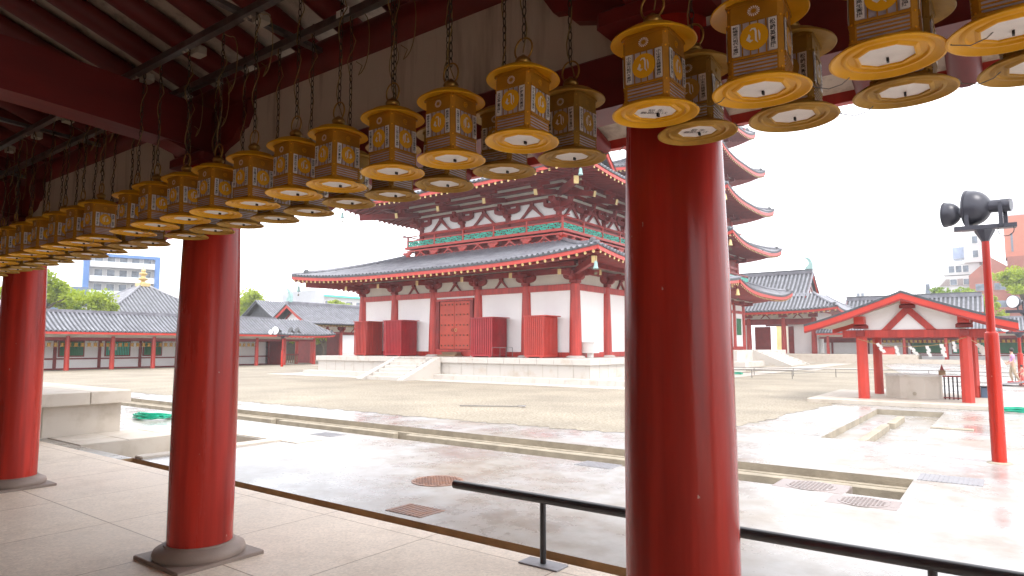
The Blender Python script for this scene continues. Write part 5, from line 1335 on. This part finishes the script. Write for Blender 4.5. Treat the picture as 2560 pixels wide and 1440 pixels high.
for k, (fx_, ang, s, lab) in enumerate([(-2.86, -.35, 1.15, 'leftmost white zigzag paper streamer swinging to the right'), (-2.42, -.05, 1.0, 'second zigzag paper streamer from the left'), (-2.08, -.45, 1.05, 'third zigzag paper streamer twisted by the wind'),
                                   (-1.68, .0, 1.1, 'fourth zigzag paper streamer hanging straight before a far pillar'), (-1.35, .02, 1.3, 'brightest long zigzag paper streamer right of centre'), (-1.08, .1, 1.0, 'paper streamer just left of the right front post')]):
    z = 1.585+.22*abs((fx_+2.05)/1.25)**2; shide(Vector((fx_, 20.94, z)), ang, s, lab)
shide(Vector((-.60, 21.9, 1.66)), -.5, 1.3, 'bushy paper streamer right of the right front post'); shide(Vector((-.58, 22.3, 1.66)), -.1, 1.2, 'paper streamer behind the right front post')

# ================================================================== LAMP POSTS
def drum_light(parent, c, r, yaw_, el=.05, m=dark_lamp, back=.26):
    """floodlight: round bell housing opening forward, ballast cylinder at the back, yoke"""
    b = MB(); prof = [(r*math.sin(a_), -r*.95*math.cos(a_)) for a_ in (R(18), R(30), R(42), R(54), R(66), R(78), R(90))]+[(r*1.0, r*.12), (r*1.06, r*.14), (r*1.06, r*.24), (r*.98, r*.26)]
    b.lathe(prof, (0, 0, 0), m, 28); b.lathe([(r*.32, -r*1.85), (r*.36, -r*1.8), (r*.36, -r*.85)], (0, 0, 0), m, 20)
    g = MB(); g.lathe([(r*.97, r*.262), (r*.6, r*.34), (r*.05, r*.37)], (0, 0, 0), glass_white, 28)
    M = Matrix.Translation(c) @ Matrix.Rotation(yaw_, 4, 'Z') @ Matrix.Rotation(PI/2-el, 4, 'Y')
    o = b.xf(M).build('floodlight', parent, smooth=40); g.xf(M).build('lens', o, smooth=50)
    f = Vector((math.cos(yaw_), math.sin(yaw_), 0)); s = Vector((-f.y, f.x, 0)); bk = Vector(c)-f*r*1.45
    for sg in (-1, 1): y = MB(); y.beam(bk+s*sg*r*.42+Vector((0, 0, .02)), bk+s*sg*r*.42+Vector((0, 0, -r*1.25)), .02, .05, m, up=f); y.build('yoke_arm', o)
def lamp_post(x, y, label, s=1.0, heads=(), ztop=3.09, zseam=1.79, extra=None):
    t = thing('lamp_post', (x, y, 0), label, 'lamp post')
    b = MB(); b.lathe([(.088*s, 0), (.086*s, zseam-.05), (.080*s, zseam-.01), (.055*s, zseam+.01)], (x, y, 0), red_gloss, 28); o = b.build('lower_pole', t, smooth=30)
    b = MB(); b.lathe([(.052*s, zseam), (.046*s, ztop)], (x, y, 0), red_gloss, 24); b.build('upper_pole', t)
    b = MB(); b.bbox(x-.02*s, x+.02*s, y-.096*s, y-.08*s, zseam*.25, zseam*.56, red_gloss, .004); b.build('access_door', o)
    b = MB(); b.lathe([(.15, .002), (.14, .012), (.1, .02)], (x, y, 0), kerbm, 20); b.build('concrete_footing', t)
    b = MB(); b.lathe([(.05*s, ztop), (.055*s, ztop+.02), (.12*s, ztop+.14), (.12*s, ztop+.16)], (x, y, 0), dark_lamp, 8); b.build('pole_head', t)
    ang = heads[0]; d = Vector((math.cos(ang), math.sin(ang), 0)); c = Vector((x, y, ztop+.20))
    b = MB(); b.beam(c-d*.36*s, c+d*.36*s, .16*s, .06*s, dark_lamp); b.build('cross_plate', t)
    for (off, r, zz, yw) in heads[1]: drum_light(t, (c.x+d.x*off+math.cos(yw)*r*1.45, c.y+d.y*off+math.sin(yw)*r*1.45, c.z+zz), r, yw)
    return t
ta = lamp_post(-.14, 11.34, 'tall red lamp post with two big black floodlights on top', 1.0, (R(5), [(-.18, .175, .24, R(165)), (.22, .255, .31, R(165))]), 3.07, 1.79)
b = MB(); b.tube([(.10+.09*math.cos(a), 11.30, 3.21+.09*math.sin(a)) for a in [R(v) for v in range(-200, 30, 15)]], .006, black_met, 5); b.build('cable', ta)
lamp_post(.62, 26.5, 'red lamp post with a white-faced floodlight at the right edge', 1.5, (R(5), [(-.15, .20, .30, R(235))]), 2.5, 1.7)
lamp_post(.50, 35, 'more distant thin red lamp post behind the right edge floodlight', 1.2, (R(5), [(-.3, .22, .26, R(250))]), 1.95, 1.3)
tl = lamp_post(-44.5, 30.0, 'small red lamp post with white floodlights and black horns before the left colonnade', 1.2, (R(70), [(-.7, .2, .3, R(290)), (-.25, .32, .42, R(290))]), 2.15, 1.25)
for y in (31.0, 31.6):
    b = MB(); b.lathe([(.04, -.3), (.08, -.05), (.26, .2)], (0, 0, 0), black_met, 12); b.xf(Matrix.Translation((-44.5, y-.2, 2.75)) @ Matrix.Rotation(R(60), 4, 'X')).build('horn_speaker', tl)

# far metal barrier across the court
def barrier(pts_, h, lab):
    t = thing('metal_barrier', (pts_[0][0], pts_[0][1], 0), lab, 'railing')
    b = MB(); b.tube([(x, y, h) for x, y in pts_], .022, steel, 6); b.build('top_rail', t)
    b = MB(); b.tube([(x, y, h*.62) for x, y in pts_], .012, steel, 6); b.build('lower_rail', t)
    for (x0, y0), (x1, y1) in zip(pts_, pts_[1:]):
        n = max(1, int(math.hypot(x1-x0, y1-y0)/1.9))
        for k in range(n): x = x0+(x1-x0)*k/n; y = y0+(y1-y0)*k/n; MB().tube([(x, y, 0), (x, y, h)], .02, steel, 6).build('post', t)
barrier([(-17, 36.5), (-9.0, 36.8), (-3, 37.6), (.3, 36.2), (3, 36.5)], .42, 'thin grey metal barrier crossing the gravel behind the pavilion')
barrier([(-14, 33.6), (-8.3, 33.7), (-7.9, 36.6)], .42, 'short thin barrier section before the pagoda stairs')

# ramp and people
t = thing('ramp', (.4, 33.5, 0), 'low grey metal ramp behind the barrier at the right', 'ramp')
MB().prism([(-.9, .02), (1.8, .42), (1.8, .36), (-.8, -.0)], (.3, 33.6, 0), (1, 0, 0), (0, 0, 1), (0, 1, 0), 1.2, plate_g).build('deck', t); MB().box(1.4, 1.5, 33.1, 34.1, 0, .36, black_met).build('leg', t)
def skinned(verts, edges, radii, m, name, parent, root=0, sub=1):
    me = bpy.data.meshes.new(name); me.from_pydata([Vector(v) for v in verts], edges, []); o = bpy.data.objects.new(name, me); COL.objects.link(o)
    md = o.modifiers.new('skin', 'SKIN'); 
    for i, r_ in enumerate(radii): o.data.skin_vertices[0].data[i].radius = (r_, r_)
    o.data.skin_vertices[0].data[root].use_root = True
    s_ = o.modifiers.new('sub', 'SUBSURF'); s_.levels = sub; s_.render_levels = sub
    bpy.context.view_layer.update(); me2 = bpy.data.meshes.new_from_object(o.evaluated_get(bpy.context.evaluated_depsgraph_get()))
    bpy.data.objects.remove(o); me2.materials.clear(); me2.materials.append(m)
    for p_ in me2.polygons: p_.use_smooth = True
    o = bpy.data.objects.new(name, me2); COL.objects.link(o); o.parent = parent
    return o
def person(x, y, z, s, rot, label, top, bottom, walk=.14, arm=.2, kid=False):
    t = thing('person', (x, y, z), label, 'person'); t.rotation_euler = (0, 0, rot); t.scale = (s, s, s)
    w_ = walk
    V = [(0, 0, .90), (0, 0, 1.08), (0, .0, 1.26), (0, 0, 1.40), (0, .02, 1.47), (0, .03, 1.56), (0, .03, 1.66),
         (.10, 0, .86), (.10, w_*.7, .47), (.10, w_*.2, .09), (.10, w_*.2+.16, .035), (-.10, 0, .86), (-.10, -w_*.3, .47), (-.10, -w_*1.5, .12), (-.10, -w_*1.5+.14, .035),
         (.19, 0, 1.36), (.23, .03, 1.12), (.22, .20, .98), (.21, .30, .98), (-.19, 0, 1.36), (-.24, -.02, 1.10), (-.23, .05+arm, .95), (-.22, .13+arm, .94)]
    E = [(0, 1), (1, 2), (2, 3), (3, 4), (4, 5), (5, 6), (0, 7), (7, 8), (8, 9), (9, 10), (0, 11), (11, 12), (12, 13), (13, 14), (3, 15), (15, 16), (16, 17), (17, 18), (3, 19), (19, 20), (20, 21), (21, 22)]
    rad = [.125, .115, .125, .10, .05, .085, .08, .085, .06, .04, .035, .085, .06, .04, .035, .055, .042, .034, .035, .055, .042, .034, .035]
    skinned(V, E, rad, skin, 'body', t)
    Vs = [V[0], V[1], V[2], V[3], V[15], (.215, .01, 1.2), V[19], (-.22, -.01, 1.2)]
    skinned(Vs, [(0, 1), (1, 2), (2, 3), (3, 4), (4, 5), (3, 6), (6, 7)], [.142, .132, .142, .108, .07, .062, .07, .062], top, 'shirt', t)
    zb = .12 if not kid else .4
    Vt = [(0, 0, .95), V[0], V[7], V[8], (V[9][0], V[9][1], zb), V[11], V[12], (V[13][0], V[13][1], zb+.03)]
    skinned(Vt, [(0, 1), (1, 2), (2, 3), (3, 4), (1, 5), (5, 6), (6, 7)], [.135, .138, .098, .075, .06, .098, .075, .06], bottom, 'trousers', t)
    b = MB(); hp = []
    b.lathe([(.02, .13), (.07, .115), (.098, .06), (.10, 0), (.085, -.05), (.06, -.07)], (0, .015, 1.63), hair, 14); o = b.mesh('hair'); ho = bpy.data.objects.new('hair', o); COL.objects.link(ho); ho.parent = t
    b = MB(); b.bbox(.03, .17, V[9][1]-.06, V[10][1]+.06, 0, .07, shoe, .02); b.bbox(-.17, -.03, V[13][1]-.06, V[14][1]+.06, 0, .07, shoe, .02); o = b.mesh('shoes'); so_ = bpy.data.objects.new('shoes', o); COL.objects.link(so_); so_.parent = t
    return t
person(.22, 33.5, .12, .80, R(100), 'person in a lilac T-shirt and khaki trousers walking left down the ramp', shirt, trousers)
person(.50, 33.2, .05, .46, R(120), 'small child in a coral outfit beside the adult on the ramp', pinkc, pinkc, kid=True)
b = MB(); b.prism([(0, 0), (.75, -.03), (.5, .5)], (-.72, 33.3, .78), (1, 0, 0), (0, 0, 1), (0, 1, 0), .02, white_paper); top_mesh(b, 'umbrella', 'white folded umbrella held out in front of the walking person', 'umbrella', (-.3, 33.3, .8), smooth=0)

# hoses and the tool lying on the gravel
def hose(x, y, sx, sy, label, seed):
    rnd = random.Random(seed); P = []
    for i in range(260):
        a = i*.33; r = 1-.28*rnd.random()+.12*math.sin(i*.05); P.append((x+sx*r*math.cos(a), y+sy*r*math.sin(a), .03+.12*(i/260)*abs(math.cos(a*.5+.6))+.02*rnd.random()))
    top_mesh(MB().tube(P, .014, hose_g, 6), 'garden_hose', label, 'hose', (x, y, 0), 'coiled green hoses', smooth=60)
hose(-15.1, 7.0, .5, .35, 'coiled bright green hose behind the terrace near the middle pillar', 1)
hose(.28, 20.1, .55, .35, 'coiled green hose at the right edge behind the lamp post', 2)
hose(-12.3, 37.2, .5, .3, 'small green hose bundle behind the far barrier', 3)
t = thing('rake', (-10.5, 13.6, 0), 'pale long-handled rake lying on the gravel', 'rake')
MB().tube([(-11.6, 13.2, .03), (-10.2, 13.9, .04)], .014, steel, 6).build('handle', t)
MB().prism([(0, 0), (.22, .11), (.22, -.11)], (-10.22, 13.88, .05), (.9, .45, 0), (-.45, .9, 0), (0, 0, 1), .02, plate_g).build('head', t)

# ================================================================== CITY BEHIND
def windows(t, m_frame, face, u0, u1, z0, z1, nu, nz_, fixed, wfrac=.55, hfrac=.5):
    for j in range(nz_):
        for i in range(nu):
            cu_ = u0+(i+.5)*(u1-u0)/nu; cz = z0+(j+.5)*(z1-z0)/nz_; w_ = (u1-u0)/nu*wfrac/2; h = (z1-z0)/nz_*hfrac/2; b = MB()
            if face == 'x': b.box(fixed, fixed+.06, cu_-w_-.06, cu_+w_+.06, cz-h-.06, cz+h+.06, m_frame); b.box(fixed+.06, fixed+.08, cu_-w_, cu_+w_, cz-h, cz+h, glass_d)
            else: b.box(cu_-w_-.06, cu_+w_+.06, fixed-.06, fixed, cz-h-.06, cz+h+.06, m_frame); b.box(cu_-w_, cu_+w_, fixed-.08, fixed-.06, cz-h, cz+h, glass_d)
            b.build('window', t, smooth=0)
t = thing('apartment_tower', (-126, 51.2, 0), 'white apartment block with balconies and blue side frames on the left', 'apartment block')
MB().box(-132, -120, 46.6, 56.2, 0, 16.6, concrete_w).build('wall', t, smooth=0)
for y0, y1 in ((45.8, 46.6), (56.2, 57.0)): MB().box(-131, -119.2, y0, y1, 10.2, 17.1, blue_p).build('side_frame', t, smooth=0)
MB().box(-131, -119.2, 46.6, 56.2, 16.6, 17.1, blue_p).build('top_frame', t, smooth=0)
for k in range(6):
    z = 2.5+k*2.45; MB().box(-120, -118.4, 46.7, 56.1, z, z+.16, concrete_w).build('balcony_slab', t, smooth=0); MB().box(-118.5, -118.4, 46.7, 56.1, z+.16, z+.95, mat('balcony glass %d' % k, (.55, .60, .63), .25, var=.06)).build('balustrade', t, smooth=0)
    windows(t, whitem, 'x', 47, 56, z+.2, z+2.4, 5, 1, -120, .62, .8)
t.rotation_euler = (0, 0, -R(19))
t = thing('office_building', (-113, 39, 0), 'low slate blue building behind the left trees', 'building')
MB().box(-118, -110, 35, 40.6, 0, 10.4, slate_b).build('wall', t, smooth=0); MB().box(-118.1, -109.9, 34.9, 40.7, 8.9, 9.2, concrete_w).build('band', t, smooth=0)
t = thing('pyramid_roof_hall', (-78, 34, 0), 'hall with a grey pyramid tiled roof and golden finial behind the left colonnade', 'temple hall')
rp_ = Roof((-85, -72, 28, 41), 4.6, (-78.7, -78.3, 34.3, 34.7), 8.5, lift=.1, p=1.05); rp_.build(t, pitch=.4, rr=.09, sides=('front', 'right'), name='roof', nt_=6, ridge=.12)
MB().box(-83, -74, 30, 39, 0, 4.9, plaster).build('wall', t, smooth=0)
b = MB(); b.bbox(-79.1, -77.9, 33.9, 35.1, 8.35, 8.75, gold, .05); b.lathe([(.35, 8.75), (.2, 9.0), (.5, 9.15), (.55, 9.25), (.25, 9.4), (.2, 9.6), (.42, 9.75), (.45, 9.85), (.2, 10.0), (.25, 10.2), (.12, 10.4), (.02, 10.8)], (-78.5, 34.5, 0), gold, 10); b.build('finial', t)
t = thing('scaffolded_building', (-126, 94, 0), 'pale building with scaffolding and balconies behind the west gate', 'building')
MB().box(-132, -120, 88.5, 91, 0, 13.8, concrete_g).build('scaffold_screen', t, smooth=0); MB().box(-134, -121, 91, 112, 0, 12.6, concrete_w).build('wall', t, smooth=0)
MB().box(-134, -120.4, 91, 112, 12.6, 13.0, green).build('roof_edge', t, smooth=0)
for k in range(3): MB().box(-121, -120.2, 91.2, 110, 4.6+k*2.7, 5.5+k*2.7, brick_o).build('balcony', t, smooth=0)
windows(t, whitem, 'x', 91.5, 109, 5.5, 12.5, 6, 2, -121, .6, .55)
# right side: white stepped block and brick block
t = thing('stepped_apartment', (-6, 155, 0), 'white stepped apartment building with slanted roof terraces at the right', 'apartment block')
MB().box(-11.9, -1, 150, 160, 0, 12.6, concrete_w).build('wall', t, smooth=0)
MB().box(-11.7, -11.0, 149.9, 150.2, 8, 13.6, glass_d).build('corner_window', t, smooth=0)
MB().prism([(-10.4, 12.6), (-8.6, 14.9), (-3.6, 14.9), (-1.5, 12.6)], (0, 154, 0), (1, 0, 0), (0, 0, 1), (0, 1, 0), 7.8, concrete_w).build('mansard', t, smooth=0)
MB().prism([(-8.8, 15.2), (-8.2, 17.4), (-3.0, 17.4), (-3.0, 15.2)], (0, 155, 0), (1, 0, 0), (0, 0, 1), (0, 1, 0), 7, concrete_w).build('upper_floor', t, smooth=0)
MB().box(-5.3, -1.2, 151, 158, 17.4, 23.6, concrete_w).build('tower', t, smooth=0)
MB().box(-7.2, -5.3, 152, 157, 18.4, 20.6, mat('bluish terrace glass', (.35, .42, .58), .3, var=.15, scale=1)).build('roof_terrace', t, smooth=0)
MB().prism([(-9.4, 13.0), (-8.3, 14.3), (-3.9, 14.3), (-3.0, 13.0)], (0, 150.08, 0), (1, 0, 0), (0, 0, 1), (0, 1, 0), .1, pinkst).build('terrace_recess', t, smooth=0)
windows(t, whitem, 'y', -9.6, -2.6, 9.2, 11.8, 3, 1, 150, .4, .5); windows(t, whitem, 'y', -8.2, -4, 13.1, 14.3, 2, 1, 150, .5, .9); windows(t, whitem, 'y', -8, -4.6, 15.4, 17.2, 3, 1, 151.5, .8, .7); windows(t, whitem, 'y', -4.2, -1.4, 17.6, 23, 2, 2, 151, .6, .5)
t = thing('brick_building', (2, 150, 0), 'brown red brick building with pointed gable and rounded balconies at the right edge', 'building')
MB().box(-4.6, 12, 146, 156, 0, 14.4, brick_r).build('wall', t, smooth=0)
MB().prism([(-4.6, 14.4), (-1.2, 17.6), (1.4, 15.6), (1.4, 14.4)], (0, 150, 0), (1, 0, 0), (0, 0, 1), (0, 1, 0), 8, brick_r).build('gable', t, smooth=0)
MB().box(1.2, 12, 147, 156, 14.4, 17.6, brick_r).build('upper_wall', t, smooth=0); MB().box(1.0, 5.2, 148.5, 155, 17.6, 25.2, brick_o).build('tower', t, smooth=0)
MB().box(1.9, 2.2, 148.44, 148.5, 18.6, 22, glass_d).build('slit_window', t, smooth=0)
MB().box(2.0, 12, 149, 158, 25.2, 28.5, mat('pale lavender panel', (.55, .53, .60), .5, var=.1, scale=.5)).build('rooftop_block', t, smooth=0)
for k in range(3):
    z = 9.6+k*2.9; b = MB(); b.prism([(0, 0), (2.6, 0), (2.6, .9), (2.2, 1.5), (.6, 1.5), (0, .9)], (1.5, 145.9, z), (1, 0, 0), (0, -1, 0), (0, 0, 1), 1.1, brick_r); b.build('balcony', t)
windows(t, brick_o, 'y', -4.2, 1.3, 7.5, 13.8, 2, 2, 146, .62, .4); windows(t, brick_o, 'y', 4.4, 9.5, 6.5, 17.4, 2, 4, 146.9 if False else 146, .6, .45)
# hazy distant blocks
for (x0, x1, y, h, lab) in ((-29.5, -27.5, 185, 16, 'pale distant water tank block seen over the gate roof'), (-26, -20, 190, 13.8, 'pale low distant block behind the gate roof'), (-22, -19.5, 200, 17, 'faint distant tower left of the pavilion ridge')):
    t = thing('distant_building', ((x0+x1)/2, y, 0), lab, 'building'); MB().box(x0, x1, y, y+6, 0, h, concrete_w).build('wall', t, smooth=0); windows(t, concrete_g, 'y', x0, x1, h*.5, h, 2, 2, y, .5, .4)

# ------------------------------------------------------------------ TREES
def leaf_proto(m, n, r, seed, flat=.8):
    rnd = random.Random(seed); b = MB()
    blobs = []
    for _ in range(26):
        a = rnd.uniform(0, 2*PI); e = rnd.uniform(-.35, 1.0); q = rnd.uniform(.35, .95); blobs.append((q*math.cos(a)*math.cos(e*1.2), q*math.sin(a)*math.cos(e*1.2), q*math.sin(e*1.2)*flat, rnd.uniform(.16, .36)))
    vs = []; fs = []
    for _ in range(n):
        bx_ = rnd.choice(blobs); d = Vector((rnd.gauss(0, 1), rnd.gauss(0, 1), rnd.gauss(0, 1))).normalized()*(bx_[3]*rnd.random()**.4)
        c = Vector(bx_[:3])+Vector((d.x, d.y, d.z*.75)); c *= r
        nrm = Vector((rnd.gauss(0, 1), rnd.gauss(0, 1), rnd.gauss(.6, 1))).normalized(); u = nrm.orthogonal().normalized(); v = nrm.cross(u); s = rnd.uniform(.09, .2)*max(.6, r/3.2)
        o = len(vs); vs += [c-u*s-v*s*.3, c+v*s*.7, c+u*s-v*s*.3, c-v*s*.9]; fs.append((o, o+1, o+2, o+3))
    b.add(vs, fs, m); return b, blobs
def tree(x, y, h, r, m, label, seed, z0=0, n=5200):
    t = thing('tree', (x, y, z0), label, 'tree', 'trees around the court')
    b, blobs = leaf_proto(m, n, r, seed)
    b.xf(Matrix.Translation((x, y, h-r*.72))).build('crown', t, smooth=0)
    k = MB(); k.tube([(x, y, z0), (x+.1, y, h*.35), (x-.1, y+.1, h-r*.9)], [r*.10, r*.075, r*.05], bark, 10)
    for i in range(8):
        q = blobs[i*3]; k.tube([(x-.05, y+.05, h*.38+i*.03*h), (x+q[0]*r*.5, y+q[1]*r*.5, h-r*.8+q[2]*r*.3), (x+q[0]*r*.95, y+q[1]*r*.95, h-r*.72+q[2]*r*.95)], [r*.05, r*.03, r*.012], bark, 6)
    k.build('trunk', t)
tree(-71, 22.2, 8.2, 3.4, leafA, 'bright green tree above the colonnade at the left edge', 11)
tree(-73, 27.2, 7.35, 2.9, leafA, 'rounded yellow-green tree left of the pyramid roof', 12)
tree(-71, 24.7, 5.6, 1.2, leafB, 'small slender tree between two larger left trees', 13, n=1500)
tree(-62, 33.1, 5.2, 1.0, leafA, 'little tree top in front of the pyramid roof', 14, n=1200)
tree(-76, 47.5, 8.5, 3.6, leafA, 'large light green tree right of the middle pillar', 15)
tree(-84, 51.5, 7.4, 2.6, leafA, 'smaller light green tree beside the west gate roof', 16)
tree(-88, 70, 9.2, 3.4, leafA, 'green tree between the west gate and the hall eave', 17)
tree(-62.6, 47.5, 3.6, 1.7, leafA, 'tree seen through the open bay of the west gate', 18, n=2500)
tree(-61, 41.5, 3.4, 1.5, leafA, 'low tree seen through the doorway at the colonnade end', 19, n=2000)
tree(-6.0, 108, 9.6, 4.1, leafB, 'broad green tree before the white stepped building', 20)
tree(-2.6, 104, 8.4, 3.2, leafA, 'lower yellow-green tree between the two right buildings', 21)
tree(2.2, 98, 10.9, 3.0, leafA, 'bright green tree at the right edge behind the lamp post', 22)
tree(5.2, 100, 11.6, 4.0, leafA, 'tall bright tree at the far right edge', 23)
# street scene glimpsed through the gate
t = thing('street_building', (-21, 110, 0), 'cream and orange street front glimpsed through the gate opening', 'building')
MB().box(-29, -28.2, 109, 114, 0, 8, mat('ochre street wall', (.7, .5, .22), .7, var=.1, scale=.6)).build('wall', t, smooth=0); MB().box(-28.1, -16, 110, 114, 0, 8, cream).build('wall', t, smooth=0)
windows(t, whitem, 'y', -24, -18, 1, 5, 3, 1, 110, .4, .6)

# ------------------------------------------------------------------ HAZE (fine drizzle in the air)
hm = bpy.data.materials.new('drizzle haze'); hm.use_nodes = True; ht = hm.node_tree; ht.nodes.clear()
ho_ = ht.nodes.new('ShaderNodeOutputMaterial'); hv = ht.nodes.new('ShaderNodeVolumePrincipled')
hv.inputs['Color'].default_value = (.96, .96, .98, 1); hv.inputs['Density'].default_value = .0011; hv.inputs['Anisotropy'].default_value = .2
ht.links.new(hv.outputs[0], ho_.inputs['Volume'])
hz = MB().box(-160, 60, -40, 230, -1.4, 45, hm).build('haze', smooth=0, kind='stuff')
